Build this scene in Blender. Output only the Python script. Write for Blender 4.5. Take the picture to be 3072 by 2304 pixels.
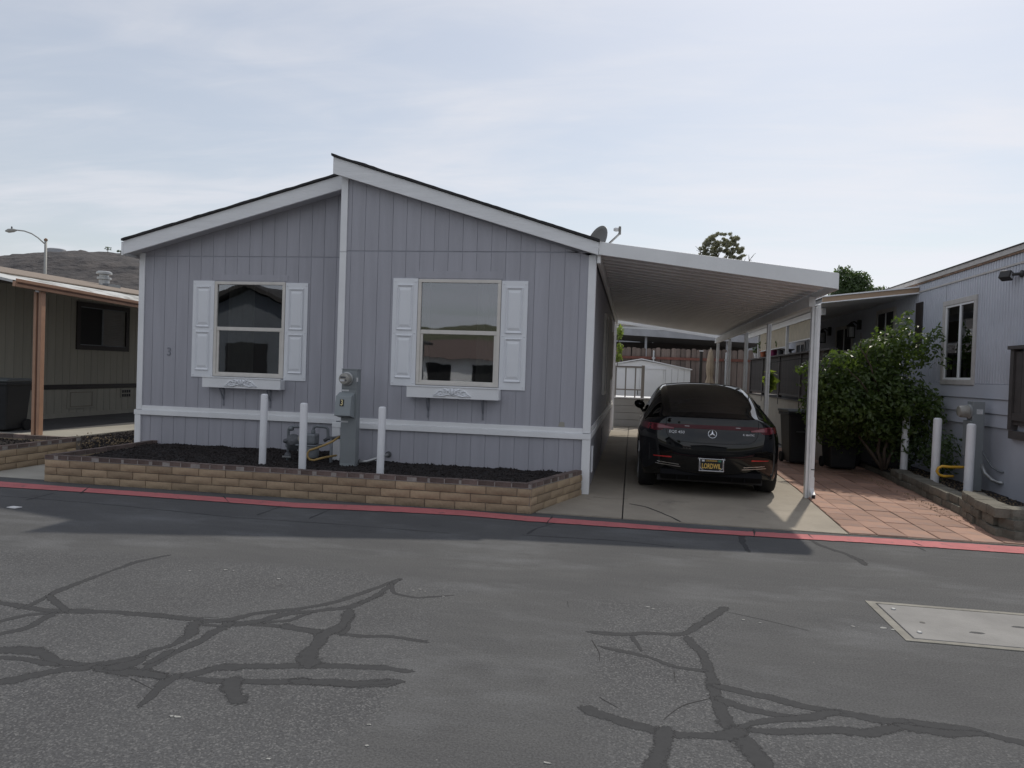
import bpy, bmesh, math, random
from mathutils import Vector, Matrix, noise
from mathutils.bvhtree import BVHTree
for o in list(bpy.data.objects): bpy.data.objects.remove(o)
random.seed(7)
R = math.radians
scene = bpy.context.scene
COL = scene.collection

# ------------------------------------------------------------------ camera
CP = Vector((0.539, -9.569, 1.631)); YAW, PITCH, ROLL, FPX = 0.16677, 0.01805, 0.03399, 2130.0
_f = Vector((-math.sin(YAW)*math.cos(PITCH), math.cos(YAW)*math.cos(PITCH), -math.sin(PITCH)))
_r = Vector((math.cos(YAW), math.sin(YAW), 0)); _u = _r.cross(_f)
CR = _r*math.cos(ROLL) + _u*math.sin(ROLL); CU = -_r*math.sin(ROLL) + _u*math.cos(ROLL)
cam = bpy.data.cameras.new('Camera'); camo = bpy.data.objects.new('Camera', cam); COL.objects.link(camo)
cam.sensor_width = 36; cam.lens = 36*FPX/3072; cam.clip_end = 5000; cam.clip_start = .05
camo.matrix_world = Matrix(((CR.x, CU.x, -_f.x, CP.x), (CR.y, CU.y, -_f.y, CP.y), (CR.z, CU.z, -_f.z, CP.z), (0, 0, 0, 1)))
scene.camera = camo
def G(px, py, z=0.0):            # photo pixel -> point on the ground plane of height z (survey of the flat ground)
    d = _f + CR*((px-1536)/FPX) + CU*((1152-py)/FPX); t = (z-CP.z)/d.z
    return CP + d*t

# ------------------------------------------------------------------ sky and sun
SUN_EL, SUN_AZ = R(49.5), R(18.0)        # azimuth from +Y towards +X
w = bpy.data.worlds.new('World'); scene.world = w; w.use_nodes = True
nt = w.node_tree; N = nt.nodes; L = nt.links; N.clear()
out = N.new('ShaderNodeOutputWorld'); bg = N.new('ShaderNodeBackground'); L.new(bg.outputs[0], out.inputs[0])
sky = N.new('ShaderNodeTexSky'); sky.sky_type = 'NISHITA'; sky.sun_disc = False
sky.sun_elevation = SUN_EL; sky.sun_rotation = SUN_AZ; sky.altitude = 150; sky.air_density = 1.3; sky.dust_density = 1.4; sky.ozone_density = 1.2
tc = N.new('ShaderNodeTexCoord'); sep = N.new('ShaderNodeSeparateXYZ'); L.new(tc.outputs['Generated'], sep.inputs[0])
def wm(op, a, b=None, c=None):
    n = N.new('ShaderNodeMath'); n.operation = op
    for i, v in enumerate((a, b, c)):
        if v is None: continue
        if isinstance(v, (int, float)): n.inputs[i].default_value = v
        else: L.new(v, n.inputs[i])
    return n.outputs[0]
zc = wm('MAXIMUM', wm('ADD', sep.outputs[2], .10), .04)
u_ = wm('DIVIDE', sep.outputs[0], zc); v_ = wm('DIVIDE', sep.outputs[1], zc)
cmb = N.new('ShaderNodeCombineXYZ'); L.new(u_, cmb.inputs[0]); L.new(v_, cmb.inputs[1])
def wnoise(scale, detail, rough, sx, sy, rot, dist=0.0, off=(0, 0, 0)):
    m = N.new('ShaderNodeMapping'); m.inputs['Rotation'].default_value = (0, 0, rot); m.inputs['Scale'].default_value = (sx, sy, 1); m.inputs['Location'].default_value = off
    L.new(cmb.outputs[0], m.inputs[0]); n = N.new('ShaderNodeTexNoise'); L.new(m.outputs[0], n.inputs[0])
    n.inputs['Scale'].default_value = scale; n.inputs['Detail'].default_value = detail; n.inputs['Roughness'].default_value = rough; n.inputs['Distortion'].default_value = dist
    return n.outputs[0]
n1 = wnoise(.7, 5, .5, 1, 2.0, R(-35), .7, (3.1, 1.2, 0)); n2 = wnoise(1.6, 8, .60, 1, 3.2, R(-30), .9); n3 = wnoise(.22, 2, .5, 1, 1, 0, 0, (7, 3, 0))
mm = wm('ADD', wm('ADD', wm('MULTIPLY', n1, .55), wm('MULTIPLY', n2, .24)), wm('MULTIPLY', n3, .35))
ramp = N.new('ShaderNodeMapRange'); ramp.interpolation_type = 'SMOOTHSTEP'; L.new(mm, ramp.inputs[0])
ramp.inputs[1].default_value = .44; ramp.inputs[2].default_value = .72; ramp.inputs[3].default_value = .50; ramp.inputs[4].default_value = .98
sk = N.new('ShaderNodeMix'); sk.data_type = 'RGBA'; sk.blend_type = 'MULTIPLY'; sk.inputs[0].default_value = 1; L.new(sky.outputs[0], sk.inputs[6]); sk.inputs[7].default_value = (.085, .085, .085, 1)
bw = N.new('ShaderNodeRGBToBW'); L.new(sk.outputs[2], bw.inputs[0])
# thin high cloud scatters the light of the sky behind it: pale grey, brighter where that sky is brighter
cl = N.new('ShaderNodeMix'); cl.data_type = 'RGBA'; cl.blend_type = 'MULTIPLY'; cl.inputs[0].default_value = 1; cl.inputs[6].default_value = (.965, .985, 1.06, 1)
cv = wm('MINIMUM', wm('ADD', wm('MULTIPLY', bw.outputs[0], .30), .545), .9); L.new(cv, cl.inputs[7])
mx = N.new('ShaderNodeMix'); mx.data_type = 'RGBA'; L.new(ramp.outputs[0], mx.inputs[0]); L.new(sk.outputs[2], mx.inputs[6]); L.new(cl.outputs[2], mx.inputs[7])
L.new(mx.outputs[2], bg.inputs[0]); bg.inputs[1].default_value = 1.0
sl = bpy.data.lights.new('Sun', 'SUN'); sl.energy = 2.1; sl.angle = R(1.0); sl.color = (1, .93, .82)
so = bpy.data.objects.new('Sun', sl); COL.objects.link(so)
sd = Vector((math.sin(SUN_AZ)*math.cos(SUN_EL), math.cos(SUN_AZ)*math.cos(SUN_EL), math.sin(SUN_EL)))
so.rotation_euler = sd.to_track_quat('Z', 'Y').to_euler(); so.location = sd*30
scene.view_settings.view_transform = 'Standard'; scene.view_settings.look = 'None'; scene.view_settings.exposure = 0.22; scene.view_settings.gamma = 1.0
scene.view_settings.use_curve_mapping = False

# ------------------------------------------------------------------ materials
MT = {}
def mat(name, col, rough=.6, var=.12, scale=3.0, bump=0.0, bscale=80.0, metal=0.0, spec=.5, col2=None, st=(1, 1, 1), rnd=0.0, coat=0.0, detail=5, thr=None, emit=None, bdist=.01, ior=None, chip=None):
    if name in MT: return MT[name]
    m = bpy.data.materials.new(name); m.use_nodes = True; nt = m.node_tree; n = nt.nodes; l = nt.links
    b = n['Principled BSDF']; b.inputs['Roughness'].default_value = rough; b.inputs['Metallic'].default_value = metal
    b.inputs['Specular IOR Level'].default_value = spec; b.inputs['Coat Weight'].default_value = coat; b.inputs['Coat Roughness'].default_value = .03
    if ior: b.inputs['IOR'].default_value = ior
    t = n.new('ShaderNodeTexCoord'); mp = n.new('ShaderNodeMapping'); mp.inputs['Scale'].default_value = st; l.new(t.outputs['Object'], mp.inputs[0])
    no = n.new('ShaderNodeTexNoise'); l.new(mp.outputs[0], no.inputs[0]); no.inputs['Scale'].default_value = scale; no.inputs['Detail'].default_value = detail; no.inputs['Roughness'].default_value = .62
    c1 = tuple(max(0, c*(1-var)) for c in col); c2 = col2 or tuple(c*(1+var) for c in col)
    mr = n.new('ShaderNodeMapRange'); l.new(no.outputs[0], mr.inputs[0]); lo, hi = thr or (.3, .7); mr.inputs[1].default_value = lo; mr.inputs[2].default_value = hi
    mx = n.new('ShaderNodeMix'); mx.data_type = 'RGBA'; l.new(mr.outputs[0], mx.inputs[0]); mx.inputs[6].default_value = (*(col if col2 else c1), 1); mx.inputs[7].default_value = (*c2, 1)
    cout = mx.outputs[2]
    for cc, cs, clo, chi, cf in (chip or ()):       # chips, stains and scuffs with their own outline
        nc = n.new('ShaderNodeTexNoise'); l.new(mp.outputs[0], nc.inputs[0]); nc.inputs['Scale'].default_value = cs; nc.inputs['Detail'].default_value = 9; nc.inputs['Roughness'].default_value = .68
        rc = n.new('ShaderNodeMapRange'); l.new(nc.outputs[0], rc.inputs[0]); rc.inputs[1].default_value = clo; rc.inputs[2].default_value = chi; rc.inputs[4].default_value = cf
        m3 = n.new('ShaderNodeMix'); m3.data_type = 'RGBA'; l.new(rc.outputs[0], m3.inputs[0]); l.new(cout, m3.inputs[6]); m3.inputs[7].default_value = (*cc, 1); cout = m3.outputs[2]
    if rnd:
        oi = n.new('ShaderNodeObjectInfo'); r = n.new('ShaderNodeMapRange'); l.new(oi.outputs['Random'], r.inputs[0]); r.inputs[3].default_value = 1-rnd; r.inputs[4].default_value = 1+rnd
        m2 = n.new('ShaderNodeMix'); m2.data_type = 'RGBA'; m2.blend_type = 'MULTIPLY'; m2.inputs[0].default_value = 1; l.new(cout, m2.inputs[6]); l.new(r.outputs[0], m2.inputs[7]); cout = m2.outputs[2]
    l.new(cout, b.inputs['Base Color'])
    if emit: b.inputs['Emission Color'].default_value = (*col, 1); b.inputs['Emission Strength'].default_value = emit
    if bump:
        nb = n.new('ShaderNodeTexNoise'); l.new(mp.outputs[0], nb.inputs[0]); nb.inputs['Scale'].default_value = bscale; nb.inputs['Detail'].default_value = 4
        bp = n.new('ShaderNodeBump'); bp.inputs['Strength'].default_value = bump; bp.inputs['Distance'].default_value = bdist; l.new(nb.outputs[0], bp.inputs['Height']); l.new(bp.outputs[0], b.inputs['Normal'])
    MT[name] = m; return m
mat('siding', (.392, .393, .434), .55, .07, 1.2, .35, 26, st=(6, 6, .5), rnd=.03, chip=[((.31, .315, .35), .5, .55, .75, .35), ((.28, .285, .31), 2.5, .58, .74, .30), ((.45, .46, .50), 5, .62, .72, .30)])
mat('siding_back', (.32, .33, .37), .7)
mat('trim', (.82, .83, .84), .5, .05, 2, .35, 30, st=(1, 1, 1))
mat('fascia', (.82, .83, .84), .5, .06, 2, .45, 14, st=(.6, 6, 6))
mat('vinyl', (.79, .81, .84), .4, .03, 2)
mat('vinyl_frame', (.68, .65, .60), .4, .06, 6)
mat('shingle', (.035, .034, .036), .9, .35, 9, .6, 40)
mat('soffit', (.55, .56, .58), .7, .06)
mat('bracket', (.22, .23, .26), .5)
mat('carport_white', (.82, .83, .83), .45, .07, 1.5)
mat('carport_under', (.80, .80, .81), .5, .10, 1.2)
mat('post_white', (.72, .73, .73), .4, .10, 5, chip=[((.42, .40, .37), 5, .60, .72, .45)])
mat('concrete', (.33, .292, .236), .85, .16, 1.1, .35, 120, detail=9, chip=[((.13, .12, .105), 1.3, .58, .74, .6), ((.20, .18, .15), 9, .60, .70, .45), ((.47, .43, .37), 22, .64, .72, .4)])
mat('concrete_old', (.25, .245, .235), .9, .16, 2.5, .35, 90, detail=9)
mat('concrete_pad', (.36, .345, .30), .85, .12, 1.5, .3, 100)
mat('block', (.40, .305, .20), .9, .20, 6, .9, 30, rnd=.20, col2=(.30, .225, .15), bdist=.012, chip=[((.13, .105, .08), 4, .60, .74, .7), ((.46, .40, .32), 12, .66, .74, .5)])
mat('block_left', (.50, .385, .235), .9, .2, 7, .9, 30, rnd=.15, col2=(.40, .305, .195), bdist=.012)
mat('capbrick', (.135, .10, .088), .85, .25, 14, .5, 60, rnd=.28)
mat('vault_frame', (.24, .23, .20), .9, .2, 6, .4, 60, chip=[((.11, .11, .11), 9, .56, .68, .7)])
mat('mortar_cap', (.30, .28, .26), .95, .2, 20)
mat('mortar', (.21, .18, .15), .95, .2, 20, .5, 90)
mat('soil', (.016, .013, .013), 1, .4, 25, 1, 60, bdist=.02)
mat('mulch', (.028, .022, .021), .9, .4, 12, rnd=.2)
mat('litter_leaf', (.24, .18, .11), .9, .4, 15)
mat('paver', (.40, .235, .165), .85, .16, 3.5, .3, 90, rnd=.20, col2=(.31, .195, .155), chip=[((.27, .23, .20), 2.1, .56, .72, .55), ((.48, .36, .30), 14, .66, .72, .5)])
mat('stone_block', (.155, .145, .118), .95, .22, 7, .9, 30, rnd=.2, bdist=.015)
mat('green_block', (.16, .165, .12), .95, .2, 8, .9, 30, bdist=.015)
mat('red_paint', (.52, .155, .16), .8, .12, 5, .3, 140, col2=(.40, .115, .12), detail=10, chip=[((.085, .085, .087), 7, .60, .68, .85), ((.10, .085, .085), 30, .62, .70, .7)])
mat('sealant', (.042, .044, .047), .78, .16, 6, .3, 120)
mat('crack', (.030, .030, .030), 1)
mat('bollard', (.78, .79, .81), .45, .05, 5, chip=[((.40, .38, .36), 9, .64, .70, .5), ((.30, .27, .24), 34, .70, .74, .7)])
mat('meter_grey', (.235, .255, .265), .45, .06, 4)
mat('meter_box', (.27, .30, .31), .42, .05, 4)
mat('meter_glass', (.32, .31, .28), .12, .15, 12, coat=.6)
mat('pipe_grey', (.17, .185, .20), .5, .2, 12)
mat('pipe_dark', (.10, .105, .115), .6, .3, 14)
mat('galv', (.42, .43, .43), .35, .15, 12, metal=.6)
mat('hose_yellow', (.40, .27, .10), .5, .15, 12)
mat('hose_bright', (.70, .40, .04), .45, .1, 12)
mat('black', (.012, .012, .013), .6)
mat('white_paint', (.72, .72, .72), .5)
mat('cream_text', (.72, .62, .33), .5)
mat('wood_fence', (.125, .092, .078), .9, .30, 3, .5, 20, st=(5, 5, .5), rnd=.30, col2=(.185, .15, .13))
mat('rail_rust', (.16, .062, .045), .8, .2, 6)
mat('shed_white', (.84, .85, .86), .5, .04, 2)
mat('step_grey', (.40, .40, .39), .7, .06, 3)
mat('rail_taupe', (.30, .28, .26), .6, .08)
mat('canvas', (.42, .34, .25), .9, .12, 8)
mat('shade_cloth', (.42, .37, .28), .9, .14, 6)
mat('deck_dark', (.068, .060, .057), .75, .2, 4, rnd=.12)
mat('stucco', (.36, .335, .29), .95, .10, 2.5, .5, 60)
mat('rhome', (.47, .49, .545), .5, .07, 1.4)
mat('rhome_trim', (.52, .50, .48), .7, .25, 6, col2=(.42, .40, .38))
mat('rust', (.23, .15, .105), .9, .4, 8)
mat('awn_brown', (.36, .255, .17), .55, .08, 3)
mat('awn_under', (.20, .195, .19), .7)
mat('lhome', (.40, .385, .325), .75, .08, 1.5, .3, 30, st=(6, 6, .5), rnd=.04)
mat('lhome_back', (.27, .255, .21), .8)
mat('dark_brown', (.030, .024, .022), .6)
mat('post_tan', (.40, .235, .155), .5, .12, 4)
mat('post_tan_dark', (.16, .09, .065), .6)
mat('roof_brown', (.26, .215, .175), .95, .25, 14, .6, 60, col2=(.21, .17, .14))
mat('roof_white', (.52, .53, .52), .8, .2, 2.2, col2=(.16, .155, .14), thr=(.46, .64), detail=9)
mat('bin_dark', (.011, .012, .014), .55, .2, 6)
mat('bin_lid', (.075, .085, .088), .5, .12, 6)
mat('label_white', (.60, .61, .62), .5, .2, 30)
mat('hill', (.040, .038, .041), 1, .4, .06, .9, .16, col2=(.092, .082, .078), thr=(.36, .70), detail=12, bdist=4.0)
mat('hill_brush', (.075, .070, .072), 1, .4, .05, col2=(.10, .092, .088))
mat('far_house', (.36, .37, .39), .8)
mat('bark', (.10, .078, .058), .95, .3, 8, .6, 30)
mat('terracotta', (.36, .12, .06), .8, .15)
mat('magenta_pot', (.33, .05, .17), .5)
mat('iron', (.025, .023, .022), .5)
mat('leaf_citrus', (.050, .085, .026), .38, .4, 2.2, col2=(.095, .135, .036), spec=.45, chip=[((.16, .19, .05), 6, .62, .72, .7)])
mat('leaf_dark', (.045, .075, .030), .5, .35, 1.5, col2=(.075, .115, .042))
mat('leaf_olive', (.15, .15, .115), .6, .3, .8, col2=(.20, .20, .155))
mat('leaf_bright', (.16, .21, .05), .5, .3, 3)
mat('dish_grey', (.18, .175, .165), .5, .06)
mat('lamp_pole', (.30, .30, .285), .6, .1)
mat('dark_gable', (.15, .165, .185), .7, .06)
mat('dark_roof', (.06, .055, .052), .9)
mat('red_roof', (.17, .125, .11), .9, .15, 5)
mat('grass_hill', (.10, .105, .055), 1, .25, .05, col2=(.14, .135, .075))
mat('interior', (.018, .018, .02), .8)
# car
mat('car_paint', (.0025, .0028, .0035), .35, 0, 1, coat=1.0, spec=.0)
mat('car_trim', (.006, .006, .007), .65, 0, 1, spec=.12)
mat('chrome', (.75, .76, .78), .12, 0, 1, metal=1.0)
mat('badge_silver', (.55, .56, .58), .35, 0, 1)
mat('awning_shade_pad', (.085, .085, .087), .85, .15, 2, .3, 90)  # left slab tone with the awning's shade put into the colour
mat('spot', (.30, .30, .285), .9, .3, 40)
mat('tyre', (.012, .012, .013), .8, .1, 20)
mat('tail_red', (.065, .008, .013), .25, .1, 20, coat=.15, spec=.2)
mat('tail_red_bright', (.17, .020, .030), .15, .1, 20, coat=.7)
mat('reflector_red', (.45, .03, .03), .25, .1, 60)
mat('plate_black', (.012, .012, .013), .35)
mat('plate_gold', (.85, .56, .14), .4)
mat('plate_green', (.05, .20, .13), .5)
def leafy(name, f=.35):
    m = MT[name]; n = m.node_tree.nodes; l = m.node_tree.links; b = n['Principled BSDF']; t = n.new('ShaderNodeBsdfTranslucent'); mx = n.new('ShaderNodeMixShader'); mx.inputs[0].default_value = f
    src = b.inputs['Base Color'].links[0].from_socket; br = n.new('ShaderNodeMix'); br.data_type = 'RGBA'; br.blend_type = 'MULTIPLY'; br.inputs[0].default_value = 1; l.new(src, br.inputs[6]); br.inputs[7].default_value = (2.0, 2.1, 1.1, 1); l.new(br.outputs[2], t.inputs[0])
    l.new(b.outputs[0], mx.inputs[1]); l.new(t.outputs[0], mx.inputs[2]); l.new(mx.outputs[0], n['Material Output'].inputs[0])
for _n, _tf in (('leaf_citrus', .35), ('leaf_dark', .35), ('leaf_olive', .28), ('leaf_bright', .35)): leafy(_n, _tf)
def glassmat(name, fac, tint, rough=.015, ior=1.55, gcol=1.0):
    m = bpy.data.materials.new(name); m.use_nodes = True; n = m.node_tree.nodes; l = m.node_tree.links; n.clear()
    o = n.new('ShaderNodeOutputMaterial'); mx = n.new('ShaderNodeMixShader'); tr = n.new('ShaderNodeBsdfTransparent'); gl = n.new('ShaderNodeBsdfGlossy')
    tr.inputs[0].default_value = (*tint, 1); gl.inputs['Roughness'].default_value = rough; gl.inputs[0].default_value = (gcol*.95, gcol*.97, gcol, 1)
    fr = n.new('ShaderNodeFresnel'); fr.inputs[0].default_value = ior; ad = n.new('ShaderNodeMath'); ad.inputs[1].default_value = fac; ad.use_clamp = True; l.new(fr.outputs[0], ad.inputs[0])
    t = n.new('ShaderNodeTexCoord'); no = n.new('ShaderNodeTexNoise'); no.inputs['Scale'].default_value = 1.6; l.new(t.outputs['Object'], no.inputs[0])
    bp = n.new('ShaderNodeBump'); bp.inputs['Strength'].default_value = .025; bp.inputs['Distance'].default_value = .05; l.new(no.outputs[0], bp.inputs['Height']); l.new(bp.outputs[0], gl.inputs['Normal'])
    l.new(ad.outputs[0], mx.inputs[0]); l.new(tr.outputs[0], mx.inputs[1]); l.new(gl.outputs[0], mx.inputs[2]); l.new(mx.outputs[0], o.inputs[0]); MT[name] = m
glassmat('glass', .12, (.55, .58, .60)); glassmat('car_glass', -.015, (.22, .235, .24), .015, 1.38, .3); glassmat('glass_far', .10, (.3, .3, .3))
def asphalt():
    m = bpy.data.materials.new('asphalt'); m.use_nodes = True; n = m.node_tree.nodes; l = m.node_tree.links; b = n['Principled BSDF']
    t = n.new('ShaderNodeTexCoord'); at = n.new('ShaderNodeAttribute'); at.attribute_name = 'wear'
    def no(s, d=6, st=None, r=.6):
        x = n.new('ShaderNodeTexNoise'); x.inputs['Scale'].default_value = s; x.inputs['Detail'].default_value = d; x.inputs['Roughness'].default_value = r
        if st:
            mp = n.new('ShaderNodeMapping'); mp.inputs['Scale'].default_value = st; l.new(t.outputs['Object'], mp.inputs[0]); l.new(mp.outputs[0], x.inputs[0])
        else: l.new(t.outputs['Object'], x.inputs[0])
        return x.outputs[0]
    def rng(i, a, c, lo=0, hi=1):
        x = n.new('ShaderNodeMapRange'); l.new(i, x.inputs[0]); x.inputs[1].default_value = a; x.inputs[2].default_value = c; x.inputs[3].default_value = lo; x.inputs[4].default_value = hi; return x.outputs[0]
    def mixc(f, a, c, bt='MIX'):
        x = n.new('ShaderNodeMix'); x.data_type = 'RGBA'; x.blend_type = bt
        for i, v in ((0, f), (6, a), (7, c)):
            if isinstance(v, (int, float)): x.inputs[i].default_value = v
            elif isinstance(v, tuple): x.inputs[i].default_value = (*v, 1)
            else: l.new(v, x.inputs[i])
        return x.outputs[2]
    slurry = mixc(rng(no(.8, 5, (1, 2.2, 1)), .3, .7), (.080, .081, .083), (.102, .103, .103))
    slurry = mixc(rng(no(3, 6, (1, 5, 1)), .45, .75, 0, .5), slurry, (.076, .077, .080))
    slurry = mixc(rng(no(1.1, 7, (.7, 1.7, 1), .65), .50, .70, 0, .7), slurry, (.148, .151, .155))
    slurry = mixc(rng(no(.5, 4), .52, .72, 0, .45), slurry, (.068, .068, .07))
    old = mixc(rng(no(1.2, 6), .3, .7), (.068, .069, .072), (.090, .092, .095))
    # exposed stones of the old surface
    vo = n.new('ShaderNodeTexVoronoi'); vo.inputs['Scale'].default_value = 115; l.new(t.outputs['Object'], vo.inputs[0])
    sepc = n.new('ShaderNodeSeparateColor'); l.new(vo.outputs['Color'], sepc.inputs[0])
    st = rng(sepc.outputs[0], .6, 1.0, 0, .75); old = mixc(st, old, (.18, .18, .178)); old = mixc(rng(sepc.outputs[1], .75, 1, 0, .6), old, (.05, .05, .052))
    base = mixc(at.outputs['Fac'], slurry, old)
    fine = rng(no(85, 4, None, .7), .3, .7, .62, 1.38)
    base = mixc(1.0, base, fine, 'MULTIPLY')
    base = mixc(rng(no(2.3, 9, None, .7), .60, .76, 0, .55), base, (.05, .05, .051))
    pale = rng(no(9, 8, None, .75), .70, .78); base = mixc(pale, base, (.30, .30, .28)); base = mixc(rng(no(55, 2), .735, .76), base, (.34, .335, .31))
    l.new(base, b.inputs['Base Color']); b.inputs['Roughness'].default_value = .88; b.inputs['Specular IOR Level'].default_value = .25
    nb = n.new('ShaderNodeTexNoise'); nb.inputs['Scale'].default_value = 110; nb.inputs['Detail'].default_value = 5; l.new(t.outputs['Object'], nb.inputs[0])
    bp = n.new('ShaderNodeBump'); bp.inputs['Strength'].default_value = .45; bp.inputs['Distance'].default_value = .008; l.new(nb.outputs[0], bp.inputs['Height']); l.new(bp.outputs[0], b.inputs['Normal'])
    MT['asphalt'] = m
asphalt()

# ------------------------------------------------------------------ builders
class MB:
    def __init__(s, M=None): s.v = []; s.f = []; s.M = M
    def add(s, vs, fs):
        b = len(s.v); s.v += [tuple(s.M @ Vector(p)) if s.M else tuple(p) for p in vs]; s.f += [tuple(b+i for i in f) for f in fs]; return s
    def box(s, x0, x1, y0, y1, z0, z1):
        return s.add([(x0, y0, z0), (x1, y0, z0), (x1, y1, z0), (x0, y1, z0), (x0, y0, z1), (x1, y0, z1), (x1, y1, z1), (x0, y1, z1)],
                     [(0, 3, 2, 1), (4, 5, 6, 7), (0, 1, 5, 4), (1, 2, 6, 5), (2, 3, 7, 6), (3, 0, 4, 7)])
    def prism(s, poly, ax, a, b):          # polygon in the two other axes, extruded along ax
        n = len(poly)
        def pt(p, t): return {'x': (t, p[0], p[1]), 'y': (p[0], t, p[1]), 'z': (p[0], p[1], t)}[ax]
        vs = [pt(p, a) for p in poly] + [pt(p, b) for p in poly]
        return s.add(vs, [tuple(range(n))[::-1], tuple(range(n, 2*n))] + [(i, (i+1) % n, n+(i+1) % n, n+i) for i in range(n)])
    def tube(s, pts, r, n=8, caps=True, rs=None):
        pts = [Vector(p) for p in pts]; vs = []; k = len(pts)
        prev = None
        for i, p in enumerate(pts):
            d = (pts[min(i+1, k-1)]-pts[max(i-1, 0)]).normalized()
            if prev is None: a = d.orthogonal().normalized()
            else: a = (prev - d*prev.dot(d)).normalized()
            prev = a; b = d.cross(a); rr = rs[i] if rs else r
            vs += [p + (a*math.cos(t*2*math.pi/n) + b*math.sin(t*2*math.pi/n))*rr for t in range(n)]
        fs = [(i*n+t, i*n+(t+1) % n, (i+1)*n+(t+1) % n, (i+1)*n+t) for i in range(k-1) for t in range(n)]
        if caps: fs += [tuple(range(n))[::-1], tuple((k-1)*n+t for t in range(n))]
        return s.add(vs, fs)
    def lathe(s, prof, o=(0, 0, 0), ax='z', n=24):   # prof: (radius, height)
        o = Vector(o); vs = []
        for r, h in prof:
            for t in range(n):
                c, q = r*math.cos(t*2*math.pi/n), r*math.sin(t*2*math.pi/n)
                vs.append(o + Vector({'z': (c, q, h), 'y': (c, h, -q), 'x': (h, c, q)}[ax]))
        k = len(prof); fs = [(i*n+t, i*n+(t+1) % n, (i+1)*n+(t+1) % n, (i+1)*n+t) for i in range(k-1) for t in range(n)]
        fs += [tuple(range(n))[::-1], tuple((k-1)*n+t for t in range(n))]
        return s.add(vs, fs)
    def mesh(s, name, smooth=False):
        me = bpy.data.meshes.new(name); me.from_pydata([tuple(v) for v in s.v], [], s.f)
        bm = bmesh.new(); bm.from_mesh(me); bmesh.ops.recalc_face_normals(bm, faces=bm.faces); bm.to_mesh(me); bm.free()
        if smooth: me.polygons.foreach_set('use_smooth', [True]*len(me.polygons))
        me.update(); return me
    def build(s, name, m, parent=None, smooth=False, bevel=0, seg=2, local=False, auto=False):
        return link(name, s.mesh(name, smooth or auto), m, parent, bevel, seg, local, auto)
def link(name, me, m, parent=None, bevel=0, seg=2, local=False, auto=False, loc=None):
    if m and not me.materials: me.materials.append(MT[m] if isinstance(m, str) else m)
    o = bpy.data.objects.new(name, me); COL.objects.link(o)
    if loc is not None: o.location = loc
    if parent is not None:
        o.parent = parent
        if not local and parent.type == 'EMPTY': o.matrix_parent_inverse = Matrix.Translation(-parent.location)
    if bevel:
        b = o.modifiers.new('bevel', 'BEVEL'); b.width = bevel; b.segments = seg; b.limit_method = 'ANGLE'; b.angle_limit = R(40)
    if auto:
        import numpy as _n
        sh = [True]*len(me.polygons); me.polygons.foreach_set('use_smooth', sh)
        try: me.set_sharp_from_angle(angle=R(38))
        except Exception: pass
    return o
def tag(o, label=None, cat=None, group=None, kind=None):
    if label: o['label'] = label
    if cat: o['category'] = cat
    if group: o['group'] = group
    if kind: o['kind'] = kind
    return o
def thing(name, loc, label, cat, group=None):
    o = bpy.data.objects.new(name, None); COL.objects.link(o); o.location = loc; o.empty_display_size = .2
    return tag(o, label, cat, group)
def copy_tree(o, parent=None):
    c = o.copy(); COL.objects.link(c)
    if parent is not None: c.parent = parent; c.matrix_parent_inverse = o.matrix_parent_inverse.copy()
    for ch in o.children: copy_tree(ch, c)
    return c
def text_mesh(body, size, ext=.002, bold=0.0, sx=1.0):
    cu = bpy.data.curves.new('t', 'FONT'); cu.body = body; cu.size = size; cu.extrude = ext; cu.offset = bold; cu.align_x = 'CENTER'; cu.align_y = 'CENTER'; cu.resolution_u = 3
    o = bpy.data.objects.new('t', cu); COL.objects.link(o); dg = bpy.context.evaluated_depsgraph_get(); dg.update()
    me = bpy.data.meshes.new_from_object(o.evaluated_get(dg)); bpy.data.objects.remove(o); bpy.data.curves.remove(cu); me.materials.clear()
    me.transform(Matrix.Diagonal((sx, 1, 1, 1)) )
    return me
def text(name, body, size, m, parent, pos, ext=.002, bold=0.0, sx=1.0, local=False, rot=None):   # upright text facing -Y
    me = text_mesh(body, size, ext, bold, sx); me.transform(Matrix.Translation(pos) @ (rot or Matrix.Identity(4)) @ Matrix.Rotation(R(90), 4, 'X')); me.name = name
    return link(name, me, m, parent, local=local)
def leafcloud(name, blobs, n, size, m, parent, seed=1, shell=.55, droop=.3, asp=.45):
    rg = random.Random(seed); vs = []; fs = []; tot = sum(b[1][0]*b[1][1]*b[1][2] for b in blobs)
    for c, r in blobs:
        for _ in range(int(n*r[0]*r[1]*r[2]/tot)):
            d = Vector((rg.gauss(0, 1), rg.gauss(0, 1), rg.gauss(0, 1))).normalized(); t = shell + (1-shell)*rg.random()**.6
            t *= .82 + .36*noise.noise(d*2.3 + Vector(c))+.12
            p = Vector((c[0]+d.x*r[0]*t, c[1]+d.y*r[1]*t, c[2]+d.z*r[2]*t))
            nd = (d*.8 + Vector((rg.uniform(-1, 1), rg.uniform(-1, 1), rg.uniform(-.5, 1)))).normalized()
            a = nd.orthogonal().normalized(); a = Matrix.Rotation(rg.uniform(0, 6.28), 3, nd) @ a; b = nd.cross(a); s = size*rg.uniform(.6, 1.25); k = len(vs)
            vs += [p-a*s, p-b*s*asp+nd*s*droop*.3, p+a*s, p+b*s*asp+nd*s*droop*.3]; fs += [(k, k+1, k+2), (k, k+2, k+3)]
    me = bpy.data.meshes.new(name); me.from_pydata([tuple(v) for v in vs], [], fs); me.update()
    o = link(name, me, m, parent); return tag(o, kind='stuff')
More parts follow.
